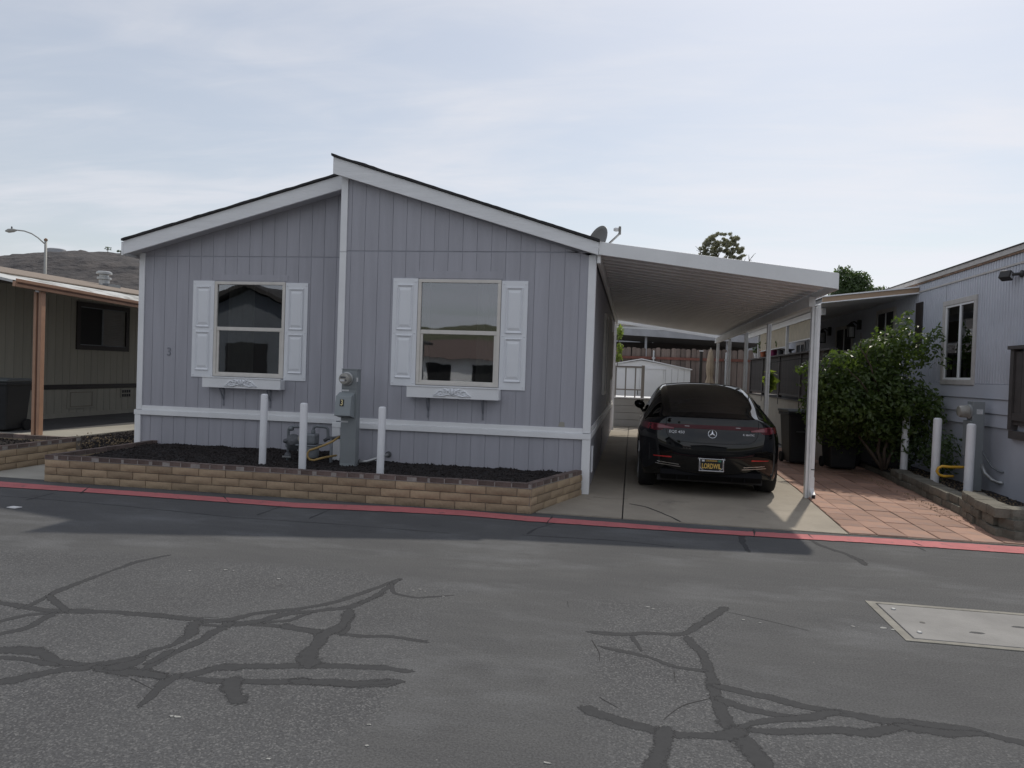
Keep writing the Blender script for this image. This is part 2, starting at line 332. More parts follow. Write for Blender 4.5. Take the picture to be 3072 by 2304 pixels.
def sealant_mat():
    m = bpy.data.materials.new('sealant_strip'); m.use_nodes = True; n = m.node_tree.nodes; l = m.node_tree.links; b = n['Principled BSDF']; b.inputs['Roughness'].default_value = .9; b.inputs['Specular IOR Level'].default_value = .2
    t = n.new('ShaderNodeTexCoord'); a = n.new('ShaderNodeAttribute'); a.attribute_name = 'core'
    def no(s, d, r=.6): x = n.new('ShaderNodeTexNoise'); x.inputs['Scale'].default_value = s; x.inputs['Detail'].default_value = d; x.inputs['Roughness'].default_value = r; l.new(t.outputs['Object'], x.inputs[0]); return x.outputs[0]
    def ma(op, p, q):
        x = n.new('ShaderNodeMath'); x.operation = op
        for i, v in enumerate((p, q)):
            if isinstance(v, (int, float)): x.inputs[i].default_value = v
            else: l.new(v, x.inputs[i])
        return x.outputs[0]
    e = ma('ADD', a.outputs['Fac'], ma('ADD', ma('MULTIPLY', ma('SUBTRACT', no(11, 3), .5), .9), ma('MULTIPLY', ma('SUBTRACT', no(48, 5, .7), .5), 1.1)))
    mr = n.new('ShaderNodeMapRange'); mr.interpolation_type = 'SMOOTHSTEP'; l.new(e, mr.inputs[0]); mr.inputs[1].default_value = .22; mr.inputs[2].default_value = .52; mr.inputs[4].default_value = 1.0
    c = n.new('ShaderNodeMix'); c.data_type = 'RGBA'; l.new(no(26, 6, .7), c.inputs[0]); c.inputs[6].default_value = (.038, .039, .041, 1); c.inputs[7].default_value = (.068, .069, .071, 1)
    l.new(c.outputs[2], b.inputs['Base Color']); tr = n.new('ShaderNodeBsdfTransparent'); mx = n.new('ShaderNodeMixShader'); l.new(mr.outputs[0], mx.inputs[0]); l.new(tr.outputs[0], mx.inputs[1]); l.new(b.outputs[0], mx.inputs[2]); l.new(mx.outputs[0], n['Material Output'].inputs[0]); MT['sealant_strip'] = m
sealant_mat()
class RB_(MB):
    def build(s, name, m, parent=None, **k):
        me = bpy.data.meshes.new(name); me.from_pydata(s.v, [], s.f); at = me.attributes.new('core', 'FLOAT', 'POINT'); at.data.foreach_set('value', s.core); me.update(); return link(name, me, m, parent)
def ribbon(pts, w0, w1, z, seed=0, step=.025, jit=.22, th=.004):     # irregular flat strip along a ground polyline; 'core' runs from 0 at its rim to 1 on its spine
    P = [Vector((p[0], p[1], 0)) for p in pts]; q = []; ex = min(.07, w0*1.5)
    P[0] = P[0] + (P[0]-P[1]).normalized()*ex; P[-1] = P[-1] + (P[-1]-P[-2]).normalized()*ex
    for a, b in zip(P, P[1:]):
        n = max(1, int((b-a).length/step)); q += [a.lerp(b, i/n) for i in range(n)]
    q.append(P[-1])
    for _ in range(3): q = [q[0]] + [(q[i-1]+q[i]*2+q[i+1])/4 for i in range(1, len(q)-1)] + [q[-1]]
    mb = RB_(); n = len(q); vs = []; mb.core = []
    for i, p in enumerate(q):
        d = (q[min(i+1, n-1)]-q[max(i-1, 0)]).normalized(); s = Vector((-d.y, d.x, 0)); t = i/max(1, n-1); w = (w0+(w1-w0)*t)*1.45
        p = p + s*(.35*w0*noise.noise((p.x*7+seed, p.y*7, 3.3)))
        end = min(1, min(i, n-1-i)*step/.06)
        a = w*(1+jit*2*noise.noise((p.x*5+seed, p.y*5, 1.7))); b = w*(1+jit*2*noise.noise((p.x*5, p.y*5+seed, 9.1)))
        vs += [(p.x+s.x*a, p.y+s.y*a, z), (p.x, p.y, z), (p.x-s.x*b, p.y-s.y*b, z)]; mb.core += [0, .25+.75*end, 0]
    mb.add(vs, [(i*3+k, i*3+k+1, i*3+4+k, i*3+3+k) for i in range(n-1) for k in range(2)]); return mb
# ================================================================== GROUND, ROAD, PAVEMENT
def struct(o, label=None): return tag(o, label, kind='structure')
struct(MB().box(-900, 900, -900, 900, -.6, -.05).build('ground', 'concrete_old'))
def LC(x, y): p = G(x/1.44, 1600+y/1.44); return (p.x, p.y)
def RC(x, y): p = G(1536+x/1.44, 1600+y/1.44); return (p.x, p.y)
old1 = [LC(*p) for p in ((-900, 30), (0, 62), (720, 95), (1200, 140), (1760, 195), (1970, 235), (1960, 280), (1900, 370), (1830, 480), (1720, 650), (1640, 800), (1450, 1014), (1300, 1200), (-300, 1400), (-1400, 700))]
old2 = [RC(*p) for p in ((350, 280), (900, 310), (960, 350), (880, 480), (890, 600), (1000, 670), (1300, 750), (1700, 820), (2212, 915), (2600, 1000), (2400, 1500), (200, 1300), (300, 1014), (345, 750), (330, 420))]
def sdist(p, poly):
    x, y = p; ins = False; best = 9
    for i in range(len(poly)):
        x1, y1 = poly[i-1]; x2, y2 = poly[i]
        if (y1 > y) != (y2 > y) and x < (x2-x1)*(y-y1)/(y2-y1)+x1: ins = not ins
        dx, dy = x2-x1, y2-y1; t = max(0, min(1, ((x-x1)*dx+(y-y1)*dy)/(dx*dx+dy*dy+1e-9))); best = min(best, math.hypot(x-x1-t*dx, y-y1-t*dy))
    return best if ins else -best
def lin(a, b, n): return [a+(b-a)*i/n for i in range(n+1)]
xs = [-80, -30, -14] + lin(-9, 6, 190) + [12, 30, 80]; ys = [-13.6, -11, -8.5] + lin(-7.6, -1.40, 90)
vs = [(x, y, 0) for y in ys for x in xs]; nx = len(xs)
fs = [(j*nx+i, j*nx+i+1, (j+1)*nx+i+1, (j+1)*nx+i) for j in range(len(ys)-1) for i in range(nx-1)]
me = bpy.data.meshes.new('road'); me.from_pydata(vs, [], fs); at = me.attributes.new('wear', 'FLOAT', 'POINT')
val = []
for x, y, z in vs:
    s = max(sdist((x, y), old1), sdist((x, y), old2)); s += .12*noise.noise((x*2.2, y*2.2, 3)) + .05*noise.noise((x*8, y*8, 1))
    k = max(0, min(1, .5+s/.22)); k *= .80+.5*noise.noise((x*.7, y*1.1, 8)); val.append(max(0, min(1, k)))
at.data.foreach_set('value', val); me.update()
road = struct(link('road', me, 'asphalt'), 'worn grey asphalt road with tarred cracks across the foreground')
zc_ = [.0006]; WK = .86
def seal(pts, w0, w1=None, F=LC, name='crack_seal', m='sealant_strip'
, jit=.34):
    zc_[0] += .000012
    o = ribbon([F(*p) for p in pts], w0*WK, (w1 or w0)*WK, zc_[0], seed=int(zc_[0]*1e6), jit=jit).build(name, m, road); return o
S_ = seal
S_([(-120, 280), (0, 300), (100, 318), (250, 337), (380, 338), (520, 342), (700, 360), (900, 377), (1010, 384), (1200, 402), (1390, 422), (1500, 440), (1640, 445), (1740, 452), (1820, 466)], .045, .025)
S_([(850, 385), (1000, 372), (1100, 345), (1280, 328), (1450, 298), (1600, 245), (1720, 200)], .034, .03)
S_([(1020, 392), (1130, 378), (1250, 345), (1400, 330), (1500, 327), (1560, 300), (1640, 262)], .05, .028)
S_([(100, 322), (190, 280), (250, 250), (420, 185), (600, 120), (720, 96)], .034, .024)
S_([(205, 268), (240, 300), (285, 335)], .03)
S_([(-150, 420), (0, 382), (110, 352), (220, 345)], .028); S_([(-150, 470), (0, 436), (100, 415), (170, 380), (235, 345)], .032)
S_([(850, 385), (815, 440), (740, 488), (640, 512), (590, 545)], .045, .04); S_([(985, 395), (910, 440), (820, 490), (720, 530), (640, 580)], .05, .03)
S_([(-200, 530), (0, 503), (120, 507), (200, 525), (250, 555), (400, 576), (600, 592), (740, 628), (850, 612), (930, 582), (1100, 574), (1320, 572), (1550, 578), (1745, 592)], .055, .034)
S_([(-200, 700), (0, 640), (150, 612), (300, 590), (430, 572), (560, 548)], .055, .045)
S_([(430, 585), (560, 595), (700, 618)], .045)
S_([(1150, 385), (1260, 375), (1330, 345)], .03); S_([(1240, 405), (1330, 420), (1400, 432)], .055); S_([(880, 395), (920, 398), (960, 400)], .03); S_([(1480, 430), (1500, 400), (1505, 345)], .045); S_([(600, 545), (560, 570), (500, 580)], .05); S_([(640, 560), (690, 540), (740, 505)], .03)
S_([(1720, 200), (1640, 262), (1560, 300)], .025, .03); S_([(1690, 215), (1700, 260), (1800, 280), (1950, 268)], .022, .014)
S_([(-100, 545), (0, 535), (100, 545), (240, 565)], .03)
S_([(750, 622), (690, 672), (650, 705), (618, 735)], .045, .02)
S_([(840, 628), (1000, 640), (1180, 640), (1350, 642), (1500, 655), (1690, 650)], .03, .055); S_([(1290, 640), (1500, 650), (1700, 642)], .05, .03)
S_([(1000, 640), (1012, 685), (1027, 722)], .055, .05)
S_([(1502, 335), (1490, 385), (1440, 422), (1390, 442), (1372, 480), (1318, 530), (1332, 568)], .04, .06)
S_([(340, 427), (480, 436), (620, 430), (740, 440), (780, 420), (840, 375), (920, 322)], .026, .04, RC)
S_([(760, 450), (810, 510), (840, 555), (862, 610), (880, 680), (888, 740), (930, 810), (980, 860), (1040, 930), (1085, 1014), (1120, 1080)], .036, .06, RC)
S_([(380, 487), (500, 515), (600, 537), (700, 575), (830, 592)], .024, .026, RC); S_([(520, 445), (560, 505)], .022, .02, RC)
S_([(335, 765), (440, 800), (560, 832), (660, 862), (800, 872), (920, 878), (1000, 842)], .06, .04, RC)
S_([(670, 860), (635, 935), (605, 1000), (580, 1070)], .055, .05, RC)
S_([(885, 662), (1000, 690), (1120, 710), (1250, 745), (1400, 772), (1550, 800), (1750, 822), (1950, 842), (2100, 880), (2230, 912), (2400, 960)], .042, .04, RC)
S_([(900, 715), (1000, 752), (1100, 780), (1260, 795)], .035, .03, RC); S_([(1040, 852), (1200, 857), (1400, 850), (1560, 865), (1720, 832)], .035, .045, RC); S_([(990, 835), (1090, 805), (1250, 800), (1400, 775)], .035, .04, RC)
S_([(1700, 832), (1850, 862), (2000, 865)], .05, .03, RC)
S_([(1280, 25), (1340, 56), (1430, 85), (1500, 115), (1528, 138)], .02, .045, RC); S_([(998, -8), (990, 12), (995, 45), (1022, 78)], .035, .02, RC); S_([(1720, 43), (1785, 76)], .018, .012, RC)
for pts, F in (([(380, 710), (420, 735), (455, 752)], RC), ([(860, 712), (740, 742), (690, 775), (658, 803)], RC), ([(345, 462), (380, 520), (378, 552)], RC), ([(565, 628), (610, 648), (655, 672)], LC), ([(930, 340), (1080, 372), (1280, 420)], RC), ([(870, 362), (950, 366)], LC), ([(1820, 466), (1850, 462)], LC), ([(240, 295), (243, 320)], RC), ([(700, 600), (705, 640)], RC), ([(800, 520), (830, 555)], RC)):
    seal(pts, .0022, .0015, F, 'crack', 'crack', .5)
# dark seam along the old overlay edge beside the red stripe
for px in ([(0, 1487), (340, 1515), (700, 1552), (1000, 1572), (1350, 1600)], [(1560, 1605), (1850, 1622), (2020, 1640)]):
    zc_[0] += .000012; ribbon([(G(*p).x, G(*p).y) for p in px], .010, .007, zc_[0], 5, jit=.6).build('crack_seal', 'sealant_strip', road)
for px in ([(775, 1545), (860, 1513)], [(930, 1555), (1020, 1515)], [(1585, 1602), (1610, 1585), (1670, 1568)], [(80, 1500), (160, 1480)]):
    zc_[0] += .000012; ribbon([(G(*p).x, G(*p).y) for p in px], .014, .008, zc_[0], 5, jit=.6).build('crack_seal', 'sealant_strip', road)
# red stripe
top = [(-400, 1422), (-60, 1442), (0, 1446), (253, 1465), (633, 1491), (886, 1510), (1200, 1522), (1400, 1534), (1580, 1550), (1833, 1568), (2086, 1588), (2339, 1601), (2600, 1614), (3072, 1643), (3500, 1672)]
bot = [(-420, 1436), (-60, 1458), (0, 1462), (253, 1478), (633, 1505), (886, 1524), (1200, 1538), (1400, 1549), (1580, 1565), (1833, 1582), (2086, 1599), (2339, 1615), (2600, 1630), (3072, 1663), (3520, 1694)]
T = [G(*p) for p in top]; B = [G(*p) for p in bot]; vs = []; 
for i in range(len(T)-1):
    n = max(2, int((T[i+1]-T[i]).length/.03))
    for k in range(n):
        a = T[i].lerp(T[i+1], k/n); b = B[i].lerp(B[i+1], k/n); j = .010
        vs += [(a.x, a.y+j*noise.noise((a.x*9, 1, 0))+.008*noise.noise((a.x*40, 4, 0)), .0075), (b.x, b.y+j*noise.noise((b.x*9, 7, 0))+.010*noise.noise((b.x*45, 9, 0)), .0075)]
mb = MB(); mb.add(vs, [(i*2, i*2+1, i*2+3, i*2+2) for i in range(len(vs)//2-1)]); struct(mb.build('red_stripe', 'red_paint', road))
for px in ([(2262, 1590), (2262, 1612)], [(2425, 1605), (2440, 1618)], [(2735, 1628), (2775, 1642)], [(268, 1462), (240, 1482)], [(670, 1490), (690, 1512)], [(1655, 1552), (1640, 1574)]):
    zc_[0] += .000012; ribbon([(G(*p).x, G(*p).y) for p in px], .011, .005, .0079, 8, jit=.7).build('crack_seal', 'sealant_strip', road)

# driveway slabs
drv = thing('driveway', (1.5, 4, 0), None, None); drv['kind'] = 'structure'
xj = .49
MB().prism([(-.50, -1.44), (xj-.008, -1.46), (xj-.008, 6), (xj, 13.6), (-.02, 13.6), (-.02, .02), (-.10, -.1)], 'z', -.1, .014).build('concrete_slab', 'concrete', drv)
MB().prism([(xj+.008, -1.46), (2.0, -1.47), (2.885, -1.49), (3.03, 1.6), (3.1, 6), (3.1, 13.6), (xj+.016, 13.6), (xj+.008, 6)], 'z', -.1, .012).build('concrete_slab', 'concrete', drv)
def dcr(pts, w): ribbon([(G(*p).x, G(*p).y) for p in pts], w, w*.7, .0148, 3, .03, .6).build('crack', 'crack', drv)
dcr([(1890, 1515), (1935, 1523), (1975, 1538), (2010, 1553), (2040, 1568)], .008); dcr([(1782, 1494), (1830, 1500), (1882, 1500)], .005)
# paver patio
pat = thing('paver_patio', (4, 3, 0), None, None); pat['kind'] = 'structure'
MB().prism([(2.90, -1.47), (4.75, -1.47), (5.2, 8.6), (3.12, 8.6), (3.04, 1.6)], 'z', -.1, .008).build('sand_bed', 'mortar', pat)
pm = []
rg = random.Random(3)
for k in range(4):
    w, d = .298, .362; m_ = MB(); e = .006
    top_ = [(-w/2+e, -d/2+e), (w/2-e, -d/2+e), (w/2-e, d/2-e), (-w/2+e, d/2-e)]
    m_.add([(-w/2, -d/2, -.04), (w/2, -d/2, -.04), (w/2, d/2, -.04), (-w/2, d/2, -.04), (-w/2, -d/2, .002), (w/2, -d/2, .002), (w/2, d/2, .002), (-w/2, d/2, .002)] + [(x+rg.uniform(-.002, .002), y, .007) for x, y in top_],
           [(0, 1, 5, 4), (1, 2, 6, 5), (2, 3, 7, 6), (3, 0, 4, 7), (4, 5, 9, 8), (5, 6, 10, 9), (6, 7, 11, 10), (7, 4, 8, 11), (8, 9, 10, 11)]); pm.append(m_.mesh('paver'))
def cut_line(y): return 2.895 + (y+1.48)*.047 if y < 1.6 else 3.04+(y-1.6)*.012
for r in range(26):
    y = -1.265 + r*.372
    for c in range(8):
        x = 2.72 + c*.311 + (r % 2)*.0 + .012*r*.3
        if x-.15 < cut_line(y)-.16 or x+.15 > 4.80+.05*r or y > 8.3: continue
        o = link('paver', rg.choice(pm), 'paver', pat, loc=(x+rg.uniform(-.006, .006), y+rg.uniform(-.012, .012), .011+rg.uniform(-.003, .004)))
        o.rotation_euler = (rg.uniform(-.008, .008), rg.uniform(-.008, .008), rg.uniform(-.02, .02))
        lo = cut_line(y)+.006
        if x-.15 < lo:          # cut pavers along the slab
            s = (x+.149-lo)/.298
            if s < .15: bpy.data.objects.remove(o); continue
            o.scale = (s, 1, 1); o.location.x = (x+.149+lo)/2
# concrete strip between the planters and the raised lot on the left
struct(MB().prism([(-8.06, -1.44), (-6.9, -1.44), (-6.9, .6), (-8.06, 1.2)], 'z', -.1, .006).build('path', 'concrete_pad'), 'concrete path between two brick planters')
struct(MB().prism([(-20, .54), (-8.72, .54), (-8.58, .9), (-8.55, 14), (-20, 14)], 'z', -.1, .30).build('side_lot_slab', 'concrete_pad'))
struct(MB().prism([(-20, .9), (-9.62, .9), (-9.35, 3.3), (-9.35, 14), (-20, 14)], 'z', .25, .304).build('awning_shade_paving', 'awning_shade_pad'))  # awning shade painted as darker paving, edge set on its shadow line
# sloping bed beside the house
mb = MB(); q = []; ny, nxx = 26, 10
for j in range(ny+1):
    for i in range(nxx+1):
        t = i/nxx; y = -.7+j*.35; x = -8.62+t*1.62; z = .285-.10*t - (max(0, .9-y)*.28) + .025*noise.noise((x*6, y*6, 0)); q.append((x, y, z))
mb.add(q, [(j*(nxx+1)+i, j*(nxx+1)+i+1, (j+1)*(nxx+1)+i+1, (j+1)*(nxx+1)+i) for j in range(ny) for i in range(nxx)])
struct(mb.build('side_bed', 'soil'), 'bark covered strip of soil beside the grey house')
def chips(name, n, area, zf, m, size, seed, par=None, label=None):
    rg = random.Random(seed); mb = MB()
    for _ in range(n):
        x, y = area(rg); s = size*rg.uniform(.5, 1.4); p = Vector((x, y, zf(x, y)+s*.25)); rot = Matrix.Rotation(rg.uniform(0, 6.3), 3, Vector((rg.uniform(-1, 1), rg.uniform(-1, 1), rg.uniform(-1, 1))).normalized())
        q = [p+rot @ Vector(v) for v in ((s, 0, -s*.3), (-s*.6, s*.5, -s*.25), (-s*.5, -s*.55, -s*.2), (0, 0, s*.5))]
        mb.add(q, [(0, 1, 2), (0, 1, 3), (1, 2, 3), (2, 0, 3)])
    return tag(mb.build(name, m, par), label, 'mulch' if label else None, None, 'stuff')
chips('bark_mulch', 2600, lambda g: (g.uniform(-8.5, -7.25), .3+g.random()**1.5*5), lambda x, y: .285-.10*(x+8.54)/1.52-max(0, .9-y)*.28, 'mulch', .022, 1, None, 'dark bark mulch on the strip left of the grey house')
chips('leaf_litter', 420, lambda g: (g.gauss(-7.75, .35), g.gauss(.75, .3)), lambda x, y: .295-.10*(x+8.54)/1.52-max(0, .9-y)*.28, 'litter_leaf', .02, 2, None, 'pale dry leaf litter beside the left planter corner')
# utility vault lid in the road
v0, v1, v2, v3 = (2.319, -3.967), (2.326, -4.715), (3.75, -4.70), (3.75, -3.92)
vt = thing('utility_vault', (3.0, -4.3, 0), 'concrete utility vault lid with metal bolts set in the asphalt road', 'vault')
fw = .045
MB().box(v0[0], v2[0], -3.955, -3.955+fw, -.03, .006).build('frame', 'vault_frame', vt); MB().box(v0[0], v2[0], -4.72, -4.72+fw, -.03, .0062).build('frame', 'vault_frame', vt); MB().box(v0[0], v0[0]+fw+.012, -4.72+fw, -3.955, -.03, .0061).build('frame', 'vault_frame', vt)
MB().box(v0[0]+fw+.024, v2[0], -4.72+fw+.012, -3.967, -.03, .007).build('lid', 'concrete_old', vt, bevel=.004)
for x, y in ((2.46, -4.08), (2.46, -4.55)): MB().lathe([(.017, .007), (.017, .013), (.012, .016)], (x, y, 0), n=10).build('bolt', 'galv', vt)
MB().lathe([(.018, .0072), (.018, .0082)], (2.56, -4.33, 0), n=12).build('lift_hole', 'black', vt)
for x, y in ((2.85, -4.45), (3.2, -4.25)): MB().prism([(x+.05*math.cos(a*.7)*(1+.2*math.sin(a*3)), y+.02*math.sin(a*.7)) for a in range(9)], 'z', .0072, .0078).build('stain', 'sealant', vt)
p = G(42, 1524); MB().prism([(p.x-.06, p.y-.03), (p.x+.05, p.y-.045), (p.x+.07, p.y+.03), (p.x-.05, p.y+.04)], 'z', .004, .012)
o = MB().prism([(p.x-.06, p.y-.03), (p.x+.05, p.y-.045), (p.x+.07, p.y+.03), (p.x-.05, p.y+.04)], 'z', .004, .012).build('litter', 'white_paint'); tag(o, 'scrap of white paper lying on the road at far left', 'litter')
# pale paint spots / scraped marks on the old asphalt (parts of the road)
rg = random.Random(11)
for px, py, s in ((568, 1713, .016), (676, 1710, .02), (700, 1713, .010), (835, 1737, .018), (845, 1733, .01), (530, 2152, .020), (515, 2150, .012), (1100, 2238, .012), (1260, 1769, .018), (1275, 1775, .012), (1240, 1772, .010), (805, 2278, .011), (1108, 2175, .012), (2650, 1885, .03), (2680, 1890, .022), (1640, 2290, .018), (1945, 1822, .018), (1960, 1828, .012), (2230, 1860, .012), (2280, 1870, .014), (2560, 1880, .016), (1330, 1790, .012)):
    p = G(px, py); MB().prism([(p.x+s*math.cos(a*.785)*rg.uniform(.5, 1.2), p.y+s*.6*math.sin(a*.785)*rg.uniform(.4, 1.2)) for a in range(8)], 'z', .001, .0035).build('paint_spot', 'spot', road)
# ================================================================== GREY HOUSE
H = thing('manufactured_home', (-3.6, 5, 0), 'grey manufactured home with white trim, shutters and two street windows', 'house')
HL = .57; ZB, ZJ = .885, 3.25
def zr(x): return 3.37+(0.04-x)*.3163      # right roof top line at rake (x<=.04)
def zl(x): return 3.446+(x+7.30)*.2745
WIN = {'R': (-2.437, -1.263, 1.40, 2.87), 'L': (-5.895, -4.722, 1.40, 2.87)}
def boards(xa, xb, x0, yf, under, win):
    g = [x for x in [x0-.2032*k for k in range(-3, 24)] if xa+.02 < x < xb-.02]; e = sorted([xa]+g+[xb]); wx0, wx1, wz0, wz1 = win
    for a, b in zip(e, e[1:]):
        a2, b2 = a+(.0025 if a > xa else 0), b-(.0025 if b < xb else 0)
        def pc(p0, p1, z0, z1):
            zz0 = z0 if callable(z0) else (lambda x: z0); zz1 = z1 if callable(z1) else (lambda x: z1)
            if p1-p0 < .005: return
            m_ = MB().prism([(p0, zz0(p0)), (p1, zz0(p1)), (p1, zz1(p1)), (p0, zz1(p0))], 'y', yf, yf+.006); m_.build('siding_board', 'siding', H, bevel=.0015, seg=1)
        pc(a2, b2, .02, .76); pc(a2, b2, ZJ+.012, under)
        lo, hi = ZB, ZJ-.004
        if b2 <= wx0 or a2 >= wx1: pc(a2, b2, lo, hi)
        else:
            pc(a2, b2, lo, wz0); pc(a2, b2, wz1, hi)
            if a2 < wx0 < b2: pc(a2, wx0, wz0, wz1)
            if a2 < wx1 < b2: pc(wx1, b2, wz0, wz1)
boards(-3.60, -.06, -.20, 0, lambda x: zr(x)-.20, WIN['R'])
boards(-7.17, -3.62, -3.911, HL, lambda x: zl(x)-.17, WIN['L'])
def backing(xa, xb, y, under, win):
    m_ = MB(); wx0, wx1, wz0, wz1 = win; t = .08
    m_.prism([(xa, 0), (wx0, 0), (wx0, under(wx0)), (xa, under(xa))], 'y', y, y+t); m_.prism([(wx1, 0), (xb, 0), (xb, under(xb)), (wx1, under(wx1))], 'y', y, y+t)
    m_.prism([(wx0, 0), (wx1, 0), (wx1, wz0), (wx0, wz0)], 'y', y, y+t); m_.prism([(wx0, wz1), (wx1, wz1), (wx1, under(wx1)), (wx0, under(wx0))], 'y', y, y+t)
    m_.build('wall', 'siding_back', H)
backing(-3.60, -.005, .0065, lambda x: zr(x)-.1, WIN['R']); backing(-7.19, -3.605, HL+.0065, lambda x: zl(x)-.1, WIN['L'])
# dim rooms behind the glass
for (a, b, z0, z1), y in ((WIN['R'], .093), (WIN['L'], HL+.093)):
    m_ = MB(); m_.add([(a-.6, y, .6), (b+.6, y, .6), (b+.6, y, 3.1), (a-.6, y, 3.1), (a-.6, y+2.6, .6), (b+.6, y+2.6, .6), (b+.6, y+2.6, 3.1), (a-.6, y+2.6, 3.1)], [(4, 5, 6, 7), (0, 4, 7, 3), (1, 2, 6, 5), (0, 1, 5, 4), (3, 7, 6, 2)]); m_.build('room', 'interior', H)
for x0_, x1_, y_, z0_, z1_ in ((-5.75, -5.30, HL+.15, 1.35, 2.9), (-1.62, -1.30, .15, 1.35, 2.9), (-2.42, -2.30, .15, 1.35, 2.9)):
    m_ = MB(); vs = []; k = 16
    for i in range(k+1):
        x = x0_+(x1_-x0_)*i/k; y = y_+.025*math.sin(i*1.9); vs += [(x, y, z0_), (x, y, z1_)]
    m_.add(vs, [(i*2, i*2+1, i*2+3, i*2+2) for i in range(k)]).build('curtain', 'shade_cloth', H, smooth=True)
# window head patches
MB().box(-2.50, -1.24, -.006, 0, 2.885, 2.985).build('head_trim', 'siding', H, bevel=.003); MB().box(-5.94, -4.69, HL-.006, HL, 2.885, 2.975).build('head_trim', 'siding', H, bevel=.003)
# side and rear walls
m_ = MB(); yy = .0
ysd = lin(.06, 11.0, 54)
for a, b in zip(ysd, ysd[1:]): m_.box(-.02, 0, a+.004, b-.004, .02, .76); m_.box(-.02, 0, a+.004, b-.004, ZB, 3.3)
m_.box(-.10, -.012, .1, 11.0, 0, 3.3); m_.build('side_wall', 'siding', H)
MB().box(-7.19, -7.1, HL+.1, 11, 0, 3.45).build('side_wall', 'siding', H)
MB().prism([(-7.19, 0), (0, 0), (0, 3.3), (-3.65, 4.4), (-7.19, 3.4)], 'y', 10.98, 11.06).build('rear_wall', 'siding', H)
m_ = MB().prism([(.093, 0), (.65, 0), (.65, 4.3), (.093, 4.35)], 'x', -3.605, -3.56).build('step_wall', 'siding', H)
# trims (each board proud of its neighbour)
def tr(*b, n='trim_board', m='trim'): return MB().box(*b).build(n, m, H, bevel=.004)
tr(-.085, .018, -.02, -.001, .83, 3.215, n='corner_board'); tr(.0005, .02, -.001, .085, .83, 3.215, n='corner_board')
tr(-.088, .022, -.032, -.001, .012, .745, n='corner_board'); tr(.0005, .024, -.001, .09, .012, .745, n='corner_board')
tr(-3.612, -3.513, -.02, -.001, .84, 3.238, n='corner_board'); tr(-3.612, -3.513, -.0205, -.001, 3.243, 4.36, n='corner_board')
tr(-3.645, -3.524, -.034, -.001, .15, .752, n='corner_board')
tr(-7.205, -7.108, HL-.02, HL-.001, .83, 3.30, n='corner_board'); tr(-7.215, -7.115, HL-.034, HL-.001, .25, .745, n='corner_board')
tr(-3.513, -.085, -.014, -.001, .823, .893, n='band_board'); tr(-3.643, .026, -.040, -.001, .747, .822, n='band_board'); tr(.0005, .028, -.001, 11.0, .747, .822, n='band_board'); tr(.0005, .016, .085, 11.0, .823, .893, n='band_board')
tr(-7.108, -3.60, HL-.014, HL-.001, .823, .893, n='band_board'); tr(-7.226, -3.60, HL-.040, HL-.001, .747, .822, n='band_board')
# roofs
rg = random.Random(5)
def roof(x0, z0, x1, z1, y0, y1, nm):   # shingle sheet with an uneven front edge
    m_ = MB(); n = 60; vs = []
    for i in range(n+1):
        t = i/n; x = x0+(x1-x0)*t; z = z0+(z1-z0)*t; w_ = .006*noise.noise((x*3, y0*7, 0))+.004*noise.noise((x*11, 2, y0))
        yo = y0-.03+.012*noise.noise((x*6, 5, 1))
        vs += [(x, yo, z+.004), (x, yo, z+.036+w_*1.6), (x, y1, z+.036), (x, y1, z+.004)]
    fs = [(i*4+k, i*4+(k+1) % 4, i*4+4+(k+1) % 4, i*4+4+k) for i in range(n) for k in range(4)] + [(0, 1, 2, 3), tuple(4*n+k for k in (3, 2, 1, 0))]
    m_.add(vs, fs); return m_.build(nm, 'shingle', H)
rr = roof(-3.71, 4.553, .06, 3.364, -.15, 11.3, 'roof'); rl = roof(-7.32, 3.440, -3.62, 4.457, .30, 11.3, 'roof')
def fascia(x0, z0t, z0b, x1, z1t, z1b, y0, y1): return MB().prism([(x0, z0b), (x1, z1b), (x1, z1t), (x0, z0t)], 'y', y0, y1).build('fascia_board', 'fascia', H, bevel=.004)
fascia(-3.69, 4.546, 4.315, .046, 3.366, 3.197, -.15, -.115); fascia(-7.30, 3.446, 3.236, -3.622, 4.455, 4.245, .30, .335)
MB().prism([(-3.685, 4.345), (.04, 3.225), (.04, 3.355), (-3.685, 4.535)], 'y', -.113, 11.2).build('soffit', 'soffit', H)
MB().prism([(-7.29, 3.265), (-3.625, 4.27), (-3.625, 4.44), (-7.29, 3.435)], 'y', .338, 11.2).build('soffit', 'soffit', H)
MB().box(-7.335, -7.302, .30, 11.2, 3.225, 3.43).build('fascia_board', 'fascia', H)
# windows, shutters, flower boxes
def window(xa, xb, za, zb, y, par):
    W = MB(); f = .045
    W.box(xa, xb, y-.018, y+.02, zb-f, zb); W.box(xa, xb, y-.018, y+.02, za, za+f*.8); W.box(xa, xa+f, y-.018, y+.02, za+f*.8, zb-f); W.box(xb-f, xb, y-.018, y+.02, za+f*.8, zb-f)
    win = W.build('window', 'vinyl_frame', par, bevel=.004)
    zm = (za+zb)/2+.005
    MB().box(xa+f, xb-f, y-.010, y+.03, zm-.028, zm+.028).build('meeting_rail', 'vinyl_frame', win, bevel=.004)
    s = MB(); s.box(xa+f, xa+f+.036, y-.002, y+.03, za+.036, zm-.028); s.box(xb-f-.036, xb-f, y-.002, y+.03, za+.036, zm-.028); s.box(xa+f+.036, xb-f-.036, y-.002, y+.03, za+.036, za+.066); s.build('lower_sash', 'vinyl_frame', win, bevel=.003)
    MB().box(xa+f+.036, xb-f-.036, y+.014, y+.018, za+.066, zm-.028).build('pane', 'glass', win); MB().box(xa+f, xb-f, y+.006, y+.010, zm+.028, zb-f).build('pane', 'glass', win)
    return win
